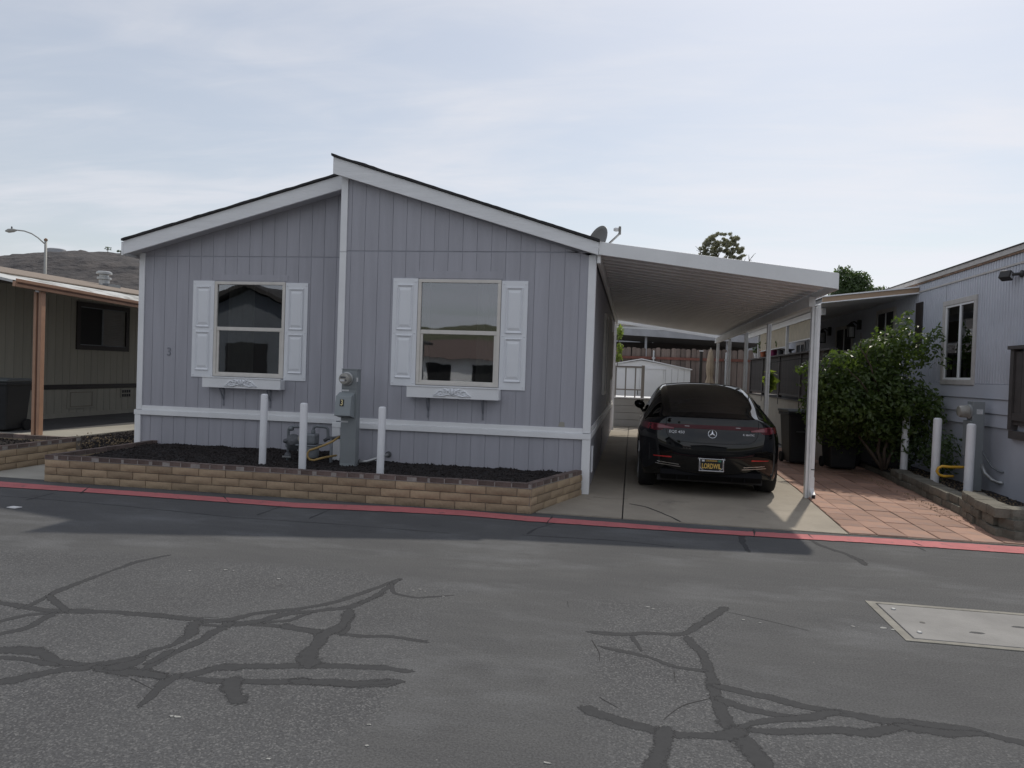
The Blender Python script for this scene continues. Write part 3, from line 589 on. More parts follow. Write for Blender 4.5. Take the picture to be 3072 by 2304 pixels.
def shutter(xa, xb, za, zb, y, par):
    s = MB(); s.box(xa, xb, y-.016, y, za, zb); sh = s.build('shutter', 'vinyl', par, bevel=.004)
    zm = za+(zb-za)*.493; m = .062
    for a, b in ((za+.105, zm-.025), (zm+.035, zb-.085)):
        p = MB(); x0, x1 = xa+m, xb-m; i1, i2 = .028, .05; yo = y-.0165
        # sunk moulding then raised field
        p.add([(x0, yo, a), (x1, yo, a), (x1, yo, b), (x0, yo, b), (x0+.012, yo-.020, a+.012), (x1-.012, yo-.020, a+.012), (x1-.012, yo-.020, b-.012), (x0+.012, yo-.020, b-.012),
               (x0+i1, yo-.001, a+i1+.012), (x1-i1, yo-.001, a+i1+.012), (x1-i1, yo-.001, b-i1-.012), (x0+i1, yo-.001, b-i1-.012), (x0+i2, yo-.014, a+i2+.03), (x1-i2, yo-.014, a+i2+.03), (x1-i2, yo-.014, b-i2-.03), (x0+i2, yo-.014, b-i2-.03)],
              [(k, (k+1) % 4, 4*r+4+(k+1) % 4 - 0, 4*r+4+k) if r == 0 else (4*r+k, 4*r+(k+1) % 4, 4*r+4+(k+1) % 4, 4*r+4+k) for r in range(3) for k in range(4)] + [(12, 13, 14, 15)])
        p.build('panel', 'vinyl', sh)
    for x in (xa+.03, xb-.03):
        for z in (za+.045, zm, zb-.045): MB().lathe([(.011, 0), (.011, -.003), (.006, -.008)], (x, y-.016, z), 'y', 8).build('screw', 'vinyl', sh)
    return sh
def ornament(cx, y, z, par, s=1.0):
    o = MB()
    def spiral(x0, z0, r0, turns, a0, sg, th):
        pts = []; rs = []
        for i in range(17):
            t = i/16; a = a0+turns*2*math.pi*t; r = r0*(1-.8*t); pts.append((x0+sg*r*math.cos(a)*s, y-.008, z0+r*math.sin(a)*s)); rs.append(th*1.3*(1-.4*t))
        o.tube(pts, th, 6, True, rs)
    def curve(pts, th, sg): o.tube([(cx+sg*a*s, y-.005, z+b*s) for a, b in pts], th, 6, True, [1.3*th*(.5+.8*math.sin(math.pi*(i+.4)/len(pts))) for i in range(len(pts))])
    for sg in (-1, 1):
        spiral(cx+sg*.105, z+.012, .034, 1.2, 2.2, sg, .007); spiral(cx+sg*.185, z-.006, .026, 1.1, 2.4, sg, .006)
        curve([(.02, -.035), (.06, -.015), (.10, -.03), (.15, -.04), (.20, -.030), (.265, -.042)], .008, sg); curve([(.03, .01), (.06, .035), (.09, .055), (.12, .05)], .008, sg)
        curve([(.13, .02), (.16, .035), (.19, .025), (.22, -.01), (.26, -.035)], .007, sg); curve([(.012, -.02), (.035, .01), (.045, .04), (.03, .055)], .008, sg); curve([(.14, -.02), (.17, -.005), (.20, -.02), (.23, -.035)], .006, sg)
    curve([(0, -.03), (0, .0), (0, .03), (0, .065)], .011, 1); o.lathe([(.022, 0), (.018, -.008), (.006, -.012)], (cx, y, z-.02), 'y', 12)
    return o.build('ornament', 'vinyl', par, smooth=True)
for key, y in (('R', 0), ('L', HL)):
    xa, xb, za, zb = WIN[key]
    window(xa, xb, za, zb, y, H); shutter(xa-.368, xa-.006, za-.025, zb+.008, y-.001, H); shutter(xb+.008, xb+.372, za-.03, zb-.010, y-.001, H)
    bx0, bx1 = xa-.078, xb+.04; yb = y-.165
    b = MB(); b.box(bx0, bx1, yb, yb+.018, 1.228, 1.375); b.box(bx0, bx0+.018, yb+.018, y-.02, 1.228, 1.375); b.box(bx1-.018, bx1, yb+.018, y-.02, 1.228, 1.375); b.box(bx0+.018, bx1-.018, yb+.018, y-.02, 1.228, 1.246)
    fb = b.build('flower_box', 'trim', H, bevel=.003); MB().box(bx0-.006, bx1+.006, yb-.010, yb+.022, 1.376, 1.396).build('rim', 'trim', fb, bevel=.003)
    ornament((bx0+bx1)/2, yb, 1.300, fb)
    for bx in (bx0+.27, bx1-.24):
        k = MB(); k.box(bx-.012, bx+.012, y-.012, y-.001, .945, 1.226); k.box(bx-.012, bx+.012, y-.15, y-.012, 1.212, 1.226)
        k.prism([(y-.135, 1.211), (y-.11, 1.211), (y-.013, 1.07), (y-.013, 1.035)], 'x', bx-.006, bx+.006); k.build('bracket', 'bracket', fb)
text('house_number', '3', .185, 'bracket', H, (-6.66, HL-.006, 1.75), .006, 0, .85)
# worn paint patch near the corner
MB().prism([(-.42, .905), (-.33, .90), (-.335, .96), (-.36, .97), (-.40, .965)], 'y', -.0015, -.0005).build('bare_patch', 'concrete_pad', H)
# side wall details under the carport
for y0, y1, z0, z1 in ((3.6, 4.5, 1.25, 2.75), (6.2, 7.05, .95, 2.95), (8.3, 9.0, 1.5, 2.7)):
    f = MB(); f.box(.001, .045, y0, y1, z1-.06, z1); f.box(.001, .045, y0, y1, z0, z0+.06); f.box(.001, .045, y0, y0+.06, z0+.06, z1-.06); f.box(.001, .045, y1-.06, y1, z0+.06, z1-.06); wd = f.build('side_window', 'vinyl_frame', H)
    MB().box(.004, .02, y0+.06, y1-.06, z0+.06, z1-.06).build('pane', 'interior', wd)
MB().prism([(4.0, .1), (4.5, .1), (4.5, .5), (4.4, .6), (4.1, .6), (4.0, .5)], 'x', .001, .018).build('access_panel', 'siding', H, bevel=.004)
MB().box(.001, .03, .62, .72, .22, .6).build('drain_cover', 'vinyl', H, bevel=.01)
# ================================================================== PLANTERS
rg = random.Random(21)
def rough_block(name, l, d, h, amp, seed, nx=4, nz=2):
    # a split-face masonry unit: front (-y) face is a small displaced grid, ends and back are flat
    r = random.Random(seed); m_ = MB(); vs = []; e = .006
    for j in range(nz+1):
        for i in range(nx+1):
            x = -l/2+l*i/nx; z = h*j/nz; ed = (i in (0, nx)) + (j in (0, nz))
            y = -d/2 + (e*1.6 if ed else r.uniform(-amp, amp*.6)); vs.append((x+(0 if i in (0, nx) else r.uniform(-.01, .01)), y, z))
    b = len(vs); vs += [(-l/2, d/2, 0), (l/2, d/2, 0), (l/2, d/2, h), (-l/2, d/2, h)]
    fs = [(j*(nx+1)+i, j*(nx+1)+i+1, (j+1)*(nx+1)+i+1, (j+1)*(nx+1)+i) for j in range(nz) for i in range(nx)]
    bl, br, tl, tr_ = 0, nx, nz*(nx+1), nz*(nx+1)+nx
    fs += [tuple([tl+i for i in range(nx+1)]+[b+2, b+3]), tuple([i for i in range(nx, -1, -1)]+[b, b+1]), tuple([j*(nx+1) for j in range(nz, -1, -1)]+[b, b+3]), tuple([j*(nx+1)+nx for j in range(nz+1)]+[b+2, b+1]), (b, b+3, b+2, b+1)]
    m_.add(vs, fs); me = m_.mesh(name, True); me.set_sharp_from_angle(angle=R(50)); return me
BM = {}
def bmesh_for(l, kind):
    k = (round(l, 3), kind, rg.randrange(3))
    if k not in BM: BM[k] = rough_block('block', l, .10, .088, .0045, len(BM)+3, 6, 3) if kind == 'b' else rough_block('cap_brick', l, .10, .052, .002, len(BM)+3, 2, 1)
    return BM[k]
def brick_wall(P, pts, z0, mname, caps=True, courses=3, module=.365, cmod=.2):
    for (xa, ya), (xb, yb) in zip(pts, pts[1:]):
        ln = math.hypot(xb-xa, yb-ya); an = math.atan2(yb-ya, xb-xa); dx, dy = (xb-xa)/ln, (yb-ya)/ln
        # course backing (mortar bed), set back behind the faces
        mx = (dy*0-dy*0); nxv, nyv = -dy, dx
        q = [(xa+nxv*.02, ya+nyv*.02), (xb+nxv*.02, yb+nyv*.02), (xb+nxv*.098, yb+nyv*.098), (xa+nxv*.098, ya+nyv*.098)]
        MB().prism(q, 'z', z0-.08, z0+courses*.097).build('mortar', 'mortar', P)
        for c in range(courses):
            s = -(.5*module if c % 2 else 0)
            while s < ln:
                a, b = max(0, s), min(ln, s+module); s += module
                if b-a < .03: continue
                l = b-a-.009; m = (a+b)/2
                o = link('block', bmesh_for(l, 'b'), mname, P, loc=(xa+dx*m+nxv*.05, ya+dy*m+nyv*.05, z0+c*.097+rg.uniform(-.002, .002))); o.rotation_euler = (0, 0, an+rg.uniform(-.008, .008))
        if caps:
            q2 = [(xa+nxv*.012, ya+nyv*.012), (xb+nxv*.012, yb+nyv*.012), (xb+nxv*.096, yb+nyv*.096), (xa+nxv*.096, ya+nyv*.096)]
            MB().prism(q2, 'z', z0+courses*.097-.004, z0+courses*.097+.048).build('mortar', 'mortar_cap', P)
            s = -.06; zt = z0+courses*.097
            while s < ln:
                a, b = max(0, s), min(ln, s+cmod); s += cmod
                if b-a < .03: continue
                m = (a+b)/2; o = link('cap_brick', bmesh_for(b-a-.011, 'c'), 'capbrick', P, loc=(xa+dx*m+nxv*.052, ya+dy*m+nyv*.052, zt+.003+rg.uniform(-.002, .002))); o.rotation_euler = (0, 0, an+rg.uniform(-.012, .012))
PL = thing('brick_planter', (-3.7, -1.4, 0), 'tan block planter with dark brick cap in front of the grey house', 'planter')
brick_wall(PL, [(-6.92, -1.53), (-.545, -1.53), (-.06, -.10)], 0, 'block'); brick_wall(PL, [(-6.93, .62), (-6.93, -1.425)], 0, 'block')
PN = thing('brick_planter', (-8.8, -.5, 0), 'tan block planter with brick cap at left edge, before the tan home', 'planter')
brick_wall(PN, [(-8.06, -1.5), (-8.06, .42), (-11.2, .42)], 0, 'block_left'); brick_wall(PN, [(-11.2, -1.5), (-8.06, -1.5)], 0, 'block_left')
def bed(area, nx, ny, z, name, lab):
    mb = MB(); (x0, x1, y0, y1) = area; q = []
    for j in range(ny+1):
        for i in range(nx+1):
            x = x0+(x1-x0)*i/nx; y = y0+(y1-y0)*j/ny; q.append((x, y, z+.03*noise.noise((x*3, y*3, 0))+.012*noise.noise((x*14, y*14, 0))))
    mb.add(q, [(j*(nx+1)+i, j*(nx+1)+i+1, (j+1)*(nx+1)+i+1, (j+1)*(nx+1)+i) for j in range(ny) for i in range(nx)]); return struct(mb.build(name, 'soil'), lab)
ZM = .265
mb = MB(); q = []; nx_, ny_ = 90, 22
for j in range(ny_+1):
    for i in range(nx_+1):
        y = -1.42+j*(2.0/ny_); xr = -.62 if y > -1.42 else -.62; xr = -.62+(y+1.42)*.36 if y < 0 else -.06; x = -6.84+(xr+6.84)*i/nx_
        q.append((x, y, ZM+.05*max(0, (y+.9)*.6)+.028*noise.noise((x*3, y*3, 0))+.014*noise.noise((x*13, y*13, 0))))
mb.add(q, [(j*(nx_+1)+i, j*(nx_+1)+i+1, (j+1)*(nx_+1)+i+1, (j+1)*(nx_+1)+i) for j in range(ny_) for i in range(nx_)]); struct(mb.build('planter_soil', 'soil'))
def zmul(x, y): return ZM+.05*max(0, (y+.9)*.6)+.028*noise.noise((x*3, y*3, 0))
def pa(g):
    y = g.uniform(-1.40, .54); return (g.uniform(-6.82, (-.66+(y+1.42)*.36) if y < 0 else -3.6), y)
chips('bark_mulch', 9000, pa, zmul, 'mulch', .020, 4, None, 'black bark mulch filling the planter before the grey house')
bed((-11.1, -8.17, -1.38, .31), 30, 16, .26, 'planter_soil', None)
chips('bark_mulch', 900, lambda g: (g.uniform(-9.6, -8.2), g.uniform(-1.3, .3)), lambda x, y: .265, 'mulch', .022, 6, None, 'dark mulch filling the planter at the left edge')
# ------------------------------------------------ bollards
def bollard(x, y, z0, z1, r, label, group, tilt=0):
    o = MB().lathe([(r, 0), (r, z1-z0-r*.55), (r*.93, z1-z0-r*.25), (r*.68, z1-z0-r*.05), (r*.2, z1-z0)], n=20)
    o = o.build('bollard', 'bollard', auto=True); o.location = (x, y, z0); o.rotation_euler = (0, tilt, 0); return tag(o, label, 'bollard', group)
gB = 'white bollards in the front planter'
bollard(-4.32, -.72, .2, 1.215, .047, 'white pipe bollard nearest the left window box, in front planter', gB, R(.3))
bollard(-3.60, -1.02, .2, 1.135, .048, 'white pipe bollard standing just in front of the gas meter', gB)
bollard(-2.55, -1.02, .2, 1.130, .047, 'white pipe bollard right of the grey meter pedestal', gB, R(.3))
gR = 'white bollards beside the right home'
bollard(5.12, 3.35, .0, 1.10, .058, 'white bollard farthest back, touching the shrub, beside right home', gR, R(.6))
bollard(5.10, 2.05, .0, 1.145, .058, 'white bollard in the middle of the row at the right home', gR, R(.5))
bollard(5.22, 1.25, .0, 1.12, .058, 'white bollard nearest the road, in front of right meter pedestal', gR, R(.6))
# ------------------------------------------------ electric pedestal
E_ = thing('meter_pedestal', (-3.17, -.45, ZM), 'tall grey electric meter pedestal marked 3 in the planter', 'electric meter')
x0, x1, y0, y1 = -3.305, -3.085, -.53, -.40
MB().box(x0, x1, y0, y1, .15, 1.575).build('cabinet', 'meter_grey', E_, bevel=.006)
MB().box(x0-.006, x1+.006, y0-.008, y1, 1.576, 1.588).build('cap', 'meter_grey', E_, bevel=.003)
MB().box(x0+.004, x1-.004, y0-.006, y0-.0005, .16, .315).build('base_panel', 'meter_box', E_, bevel=.003)
MB().box(x0+.004, x1-.004, y0-.008, y0-.0005, 1.32, 1.565).build('meter_panel', 'meter_grey', E_, bevel=.003)
cx, cz = -3.225, 1.455
mt = MB().lathe([(.088, 0), (.092, -.012), (.090, -.026), (.078, -.030)], (cx, y0-.009, cz), 'y', 28).build('meter_ring', 'galv', E_, auto=True)
MB().lathe([(.078, -.031), (.075, -.10), (.070, -.118), (.058, -.121)], (cx, y0-.009, cz), 'y', 28).build('glass_dome', 'meter_glass', mt, auto=True)
MB().box(cx-.045, cx+.028, y0-.1335, y0-.1305, cz+.008, cz+.03).build('display', 'pipe_dark', mt); MB().box(cx-.052, cx+.012, y0-.134, y0-.1306, cz-.035, cz-.006).build('label_plate', 'label_white', mt)
MB().lathe([(.012, 0), (.012, -.003)], (cx+.03, y0-.131, cz-.02), 'y', 10).build('dial', 'pipe_dark', mt)
bxm = MB().prism([(y0-.0005, 1.275), (y0-.125, 1.225), (y0-.165, .965), (y0-.0005, .93)], 'x', x0-.025, x1-.025).build('breaker_cover', 'meter_box', E_, bevel=.006)
rot = Matrix.Rotation(R(-8.75), 4, 'X')
pz = 1.135; py_ = y0-.125-.04*(1.225-pz)/.26-.003
pm_ = MB(); pm_.M = Matrix.Translation((-3.235, py_, pz)) @ rot; pm_.box(-.028, .028, -.0015, .0015, -.045, .045); pm_.build('number_plate', 'black', bxm)
text('number', '3', .105, 'cream_text', bxm, Vector((-3.235, py_-.003, pz)), .001, .002, .72, rot=rot)
MB().box(-3.305, -3.20, y0-.003, y0-.0005, 1.287, 1.308).build('sticker', 'label_white', E_); MB().box(-3.305, -3.20, y0-.003, y0-.0005, .865, .888).build('sticker', 'label_white', E_)
MB().box(-3.095, -3.07, y0-.010, y0-.0085, 1.42, 1.475).build('sticker', 'label_white', E_)
MB().tube([(-3.07, -.42, .33), (-2.96, -.40, .34), (-2.86, -.32, .38), (-2.80, -.10, .40), (-2.80, -.01, .40)], .022, 10).build('conduit', 'galv', E_, smooth=True)
MB().lathe([(.045, 0), (.045, -.006)], (-2.80, -.006, .40), 'y', 14).build('conduit_flange', 'pipe_dark', E_)
# ------------------------------------------------ gas meter
Gm = thing('gas_meter', (-4.0, -.15, ZM), 'grey gas meter with regulator and pipes behind the bollard', 'gas meter')
def P_(pts, r, nm='pipe', m='pipe_grey', par=Gm): return MB().tube(pts, r, 10).build(nm, m, par, smooth=True)
gy = -.30
P_([(-4.17, gy, .2), (-4.17, gy, .83), (-4.155, gy, .87), (-4.11, gy, .885), (-3.95, gy, .88)], .020, 'inlet_pipe')
MB().lathe([(.032, -.03), (.036, -.01), (.036, .01), (.032, .03)], (-4.17, gy, .62), n=12).build('union', 'pipe_grey', Gm, auto=True); MB().lathe([(.03, 0), (.034, .01), (.034, .05), (.028, .06)], (-4.16, gy, .855), 'x', 12).build('elbow', 'pipe_grey', Gm, auto=True)
rgm = MB().lathe([(.03, 0), (.10, -.02), (.118, -.035), (.118, -.05), (.10, -.065), (.05, -.10), (.03, -.12)], (-4.08, gy+.03, .665), 'y', 22).build('regulator', 'pipe_dark', Gm, auto=True)
MB().lathe([(.03, 0), (.034, .02), (.034, .06), (.02, .07)], (-4.22, gy-.02, .68), 'x', 12).build('vent_cap', 'pipe_dark', rgm, auto=True)
v = MB().lathe([(.03, 0), (.045, .02), (.045, .05), (.03, .075)], (-4.17, gy, .44), n=12).build('valve', 'pipe_dark', Gm, auto=True); MB().box(-4.23, -4.11, gy-.045, gy-.030, .452, .472).build('valve_handle', 'galv', v)
MB().box(-4.195, -4.152, gy-.035, gy-.028, .33, .36).build('tag', 'label_white', Gm)
mb_ = MB(); mb_.lathe([(.06, .0), (.118, .012), (.128, .05), (.128, .155), (.125, .17)], (0, 0, 0), n=24); 
for i in range(len(mb_.v)): x, y, z = mb_.v[i]; mb_.v[i] = (-3.86+x*1.15, gy+y*.75, .455+z)
bd = mb_.build('meter_body', 'pipe_grey', Gm, auto=True)
MB().box(-4.015, -3.705, gy-.105, gy+.105, .626, .65).build('flange', 'pipe_grey', bd, bevel=.01); MB().box(-3.985, -3.735, gy-.085, gy+.085, .651, .80).build('upper_case', 'pipe_grey', bd, bevel=.03, seg=3)
MB().lathe([(.05, 0), (.05, -.02), (.04, -.03)], (-3.93, gy-.085, .73), 'y', 16).build('index_dial', 'meter_glass', bd, auto=True)
P_([(-3.80, gy, .79), (-3.80, gy, .86), (-3.79, gy, .89), (-3.76, gy, .905), (-3.66, gy+.05, .895), (-3.63, gy+.06, .885), (-3.615, gy+.07, .86), (-3.61, gy+.07, .75), (-3.61, gy+.07, .72)], .021, 'outlet_pipe')
MB().lathe([(.03, 0), (.034, .01), (.034, .04), (.03, .05)], (-3.80, gy, .80), n=6).build('union', 'pipe_grey', Gm); P_([(-3.66, gy+.06, .70), (-3.61, gy+.06, .735), (-3.52, gy+.06, .745), (-3.48, gy+.2, .75), (-3.48, gy+.28, .75)], .024, 'tee', 'pipe_dark')
P_([(-3.555, gy+.06, .74), (-3.555, gy+.06, .15)], .022, 'riser')
Gm.location.z -= .13
tag(MB().tube([(-3.36, -.42, .66), (-3.42, -.50, .60), (-3.50, -.56, .555), (-3.60, -.60, .51), (-3.70, -.60, .475), (-3.735, -.60, .43), (-3.735, -.60, .385), (-3.71, -.58, .345), (-3.66, -.55, .335), (-3.60, -.50, .355), (-3.54, -.42, .37), (-3.46, -.28, .38)], .015, 10).build('hose', 'hose_yellow', smooth=True), 'yellow flexible conduit looping from the pedestal marked 3', 'hose')
# ------------------------------------------------ retaining wall on the right
RW = thing('retaining_wall', (4.8, 1, 0), 'low stacked stone block retaining wall edging the right planting bed', 'retaining wall')
path = [(4.98, 5.6), (4.93, 4.1), (4.82, 2.6), (4.76, 1.2), (4.70, .3), (4.56, -.5), (4.50, -1.05)]
def along(s):
    for (a, b), (c_, d_) in zip(path, path[1:]):
        l = math.hypot(c_-a, d_-b)
        if s <= l: return Vector((a+(c_-a)*s/l, b+(d_-b)*s/l, 0)), math.atan2(d_-b, c_-a)
        s -= l
    return Vector((*path[-1], 0)), math.atan2(-.55, -.06)
tot = sum(math.hypot(a[0]-b[0], a[1]-b[1]) for a, b in zip(path, path[1:]))
SB = [rough_block('wall_block', .31, .24, .105, .014, 60+k, 4, 2) for k in range(4)]
for c in range(3):
    s = .10+(.16 if c % 2 else 0)
    while s < tot:
        p, an = along(s); yy_ = p.y
        h_ok = c == 0 or (c == 1 and yy_ < 3.2) or (c == 2 and yy_ < .15)
        if h_ok:
            o = link('wall_block', rg.choice(SB), 'stone_block', RW, loc=(p.x+.10+rg.uniform(-.022, .022)+c*.008, p.y, c*.108+rg.uniform(-.003, .003)+.004)); o.rotation_euler = (rg.uniform(-.015, .015), rg.uniform(-.015, .015), an+rg.uniform(-.10, .10)); o.scale = (.97, 1, rg.uniform(.93, 1.02))
        s += .325
for c, k, x, y, an in ((0, 0, 4.72, -1.14, 0.25), (1, 1, 4.74, -1.10, .2), (2, 2, 4.76, -1.02, .22), (0, 3, 5.05, -1.08, .1), (1, 0, 5.07, -1.05, .1)):
    o = link('wall_block', SB[k], 'stone_block', RW, loc=(x, y, c*.108+.004)); o.rotation_euler = (0, 0, an)
# planting bed behind it
mb = MB(); q = []
for j in range(31):
    for i in range(9):
        y = -1.0+j*.22; x = 4.92+i*.10; q.append((x, y, .13+.03*noise.noise((x*4, y*4, 2))))
mb.add(q, [(j*9+i, j*9+i+1, (j+1)*9+i+1, (j+1)*9+i) for j in range(30) for i in range(8)]); struct(mb.build('planting_bed', 'soil'))
chips('bark_mulch', 1400, lambda g: (g.uniform(4.98, 5.65), g.uniform(-.9, 4)), lambda x, y: .135, 'litter_leaf', .012, 9, None, 'dry debris on the soil of the right planting bed')
chips('leaf_litter', 260, lambda g: (4.62-abs(g.gauss(0, .12)), g.uniform(-.6, 4.6)), lambda x, y: .018, 'litter_leaf', .012, 12, None, 'dry leaf crumbs on the pavers along the retaining wall')
# ================================================================== CARPORT
K = thing('carport', (2.0, 5, 0), 'white metal carport over the driveway beside the grey house', 'carport')
ZL, ZR_, XL, XR = 3.30, 2.905, .05, 3.045
def zc2(x): return ZL+(ZR_-ZL)*(x-XL)/(XR-XL)
KY1 = 12.1
MB().prism([(XL, 3.208), (XR, 2.795), (XR, 2.995), (XL, 3.378)], 'y', -.125, -.09).build('fascia', 'carport_white', K, bevel=.004)
# ribbed pan roof: shallow pans running across the slope, each pan its own piece
pw = .305; n = int((KY1-.0)/pw)
m_ = MB(); a = 0
for prof in [[(0, 0), (.270, 0), (.276, -.016), (.299, -.016), (.305, 0)]]:
    vs = []
    for x in (XL-.01, XR-.03):
        for t in (0, .03):
            for y, dz in prof: vs.append((x, y, zc2(x)-.03+dz+t))
    kk = len(prof); fs = [(i, i+1, 2*kk+i+1, 2*kk+i) for i in range(kk-1)] + [(kk+i, kk+i+1, 3*kk+i+1, 3*kk+i) for i in range(kk-1)] + [(i, i+1, kk+i+1, kk+i) for i in range(kk-1)] + [(2*kk+i, 2*kk+i+1, 3*kk+i+1, 3*kk+i) for i in range(kk-1)]
    m_.add(vs, fs)
pan = m_.mesh('roof_pan')
for i in range(n): link('roof_pan', pan, 'carport_under', K, loc=(0, -.085+i*pw, 0))
MB().box(XR-.02, XR+.012, -.088, KY1, 2.79, 2.985).build('gutter', 'carport_white', K, bevel=.004)
MB().box(XR-.13, XR-.045, .80, KY1, 2.66, 2.80).build('beam', 'post_white', K, bevel=.006)
MB().box(.029, .075, -.08, KY1, 3.10, 3.24).build('ledger', 'carport_white', K, bevel=.004)
MB().prism([(XL, 3.19), (XR, 2.80), (XR, 2.93), (XL, 3.33)], 'y', KY1, KY1+.03).build('fascia', 'carport_white', K)
for i, y in enumerate((.86, 4.12, 6.75, 9.45, 12.0)):
    m_ = MB(); x = XR-.055 if i == 0 else XR-.03; x = 3.0
    # C-section roll-formed post with a groove
    m_.box(x-.035, x-.008, y-.045, y+.045, 0, 2.66); m_.box(x+.008, x+.035, y-.045, y+.045, 0, 2.66); m_.box(x-.008, x+.008, y-.028, y+.045, 0, 2.66)
    m_.build('post', 'post_white', K, bevel=.003)
m_ = MB(); m_.box(3.037, 3.082, .825, .885, .085, 2.70); ds = m_.build('downspout', 'carport_white', K, bevel=.006)
MB().prism([(.885, .30), (.885, .08), (.845, .055), (.74, .015), (.72, .075), (.80, .11), (.82, .15), (.82, .30)], 'x', 3.030, 3.088).build('elbow', 'carport_white', ds, bevel=.006)
MB().box(3.033, 3.086, .822, .888, .40, .415).build('strap', 'pipe_dark', ds)
MB().prism([(.724, .020), (.738, .024), (.722, .068), (.718, .064)], 'x', 3.038, 3.080).build('mouth', 'black', ds)
# ================================================================== SATELLITE DISH + ARM
D = thing('satellite_dish', (-.12, 2.0, 3.5), 'grey satellite dish standing on the roof edge of the grey house', 'satellite dish')
mb = MB(Matrix.Translation((-.10, 2.0, 3.79)) @ Matrix.Rotation(R(-50), 4, 'Z') @ Matrix.Rotation(R(-16), 4, 'X'))
rs = [(.02, .055), (.12, .045), (.20, .022), (.25, 0), (.255, .004), (.25, .008), (.20, .03), (.12, .053), (.02, .063)]
mb.lathe([(r, h) for r, h in rs], n=32, ax='y'); mb.build('reflector', 'dish_grey', D, smooth=True)
MB().tube([(-.15, 2.12, 3.36), (-.15, 2.12, 3.7), (-.14, 2.06, 3.79)], .022, 8).build('mast', 'galv', D, smooth=True)
A = MB().tube([(-.10, 2.05, 3.58), (.10, 2.0, 3.74), (.235, 1.95, 3.86), (.262, 1.94, 3.89)], .018, 8).build('feed_arm', 'galv', D, smooth=True)
MB().box(.245, .285, 1.90, 1.97, 3.87, 4.0).build('feed_head', 'dish_grey', A, bevel=.012); MB().lathe([(.03, 0), (.034, -.05), (.02, -.08)], (.245, 1.93, 3.95), 'x', 12).build('horn', 'label_white', A, auto=True)
# ================================================================== BACK OF THE DRIVEWAY
ST = thing('entry_steps', (.7, 13.3, 0), 'grey boxed entry landing with taupe railing at driveway end', 'steps')
for k in range(4): MB().box(-.10, 1.35, 12.95+k*.0, 14.4, .02+k*.22, .232+k*.22).build('siding_plank', 'step_grey', ST, bevel=.008)
MB().box(-.12, 1.38, 12.92, 14.42, .905, .94).build('landing_deck', 'shed_white', ST)
for x in (.02, .33, .63): MB().box(x, x+.04, 12.97, 13.0, .94, 1.86).build('baluster', 'rail_taupe', ST)
MB().box(.83, .93, 12.95, 13.05, .6, 1.95).build('newel_post', 'rail_taupe', ST, bevel=.01); MB().box(-.05, .92, 12.955, 13.035, 1.86, 1.92).build('rail', 'rail_taupe', ST); MB().box(-.05, .83, 12.965, 13.02, 1.16, 1.20).build('rail', 'rail_taupe', ST)
MB().box(-.01, .05, 11.5, 11.56, 0, 3.1).build('corner_post', 'shed_white', ST)
# metal shed
SH = thing('garden_shed', (1.3, 17.2, 0), 'white metal garden shed with low gable behind the car', 'shed')
SX0, SX1, SY = -.42, 2.55, 15.9; xm = .86; zs0, zs1, zsr = 1.96, 1.92, 2.20
xs_ = lin(SX0, SX1, 14)
for a, b in zip(xs_, xs_[1:]):
    m_ = MB().box(a+.004, b-.004, SY, SY+.02, .05, 1.93); m_.build('wall_panel', 'shed_white', SH, bevel=.006)
MB().prism([(SX0, 1.935), (SX1, 1.895), (SX1, 1.90), (xm, zsr-.03), (SX0, 1.945)], 'y', SY+.005, SY+.025).build('gable', 'shed_white', SH)
MB().prism([(SX0-.05, 1.93), (xm, zsr), (SX1+.05, 1.88), (SX1+.05, 1.91), (xm, zsr+.035), (SX0-.05, 1.965)], 'y', SY-.08, SY+2.4).build('roof', 'shed_white', SH)
MB().box(SX0, SX0+.03, SY+.03, SY+2.3, .05, 1.93).build('side_wall', 'shed_white', SH); MB().box(SX1-.03, SX1, SY+.03, SY+2.3, .05, 1.9).build('side_wall', 'shed_white', SH)
for a, b in ((.02, .81), (.83, 1.62)):
    d_ = MB().box(a, b, SY-.03, SY-.005, .08, 1.86).build('door', 'shed_white', SH, bevel=.006); MB().box(b-.07 if a < .5 else a+.04, b-.04 if a < .5 else a+.07, SY-.05, SY-.03, .95, 1.1).build('handle', 'pipe_dark', d_)
MB().box(-.05, 1.7, SY-.045, SY-.002, 1.865, 1.91).build('door_track', 'shed_white', SH)
# back fence
FN = thing('wooden_fence', (2, 18.6, 0), 'weathered brown picket fence with rusty red rail across the back', 'fence')
FY = 18.6; rg = random.Random(9); pks = []
for k in range(4):
    w_ = .172; e = .035; h = 2.72; pks.append(MB().prism([(-w_/2, .1), (w_/2, .1), (w_/2, h-e), (w_/2-e, h), (-w_/2+e, h), (-w_/2, h-e)], 'y', -.011, .011).mesh('picket'))
x = -3.6
while x < 9.2:
    if x > -.9: link('picket', rg.choice(pks), 'wood_fence', FN, loc=(x, FY+rg.uniform(-.008, .008), rg.uniform(-.025, .02))).rotation_euler = (0, rg.uniform(-.008, .008), 0)
    x += .190
MB().box(-1, 9.2, FY-.06, FY-.02, 2.28, 2.38).build('rail', 'rail_rust', FN); MB().box(-1, 9.2, FY-.06, FY-.02, .75, .84).build('rail', 'rail_rust', FN)
for x in (1.34, 4.05, 6.9): p_ = MB().lathe([(.035, 0), (.035, 2.56), (.03, 2.60), (.008, 2.62)], (x, FY-.105, 0), n=10).build('metal_post', 'galv', FN, auto=True); MB().box(x-.06, x+.06, FY-.145, FY-.062, 2.30, 2.36).build('clamp', 'galv', p_)
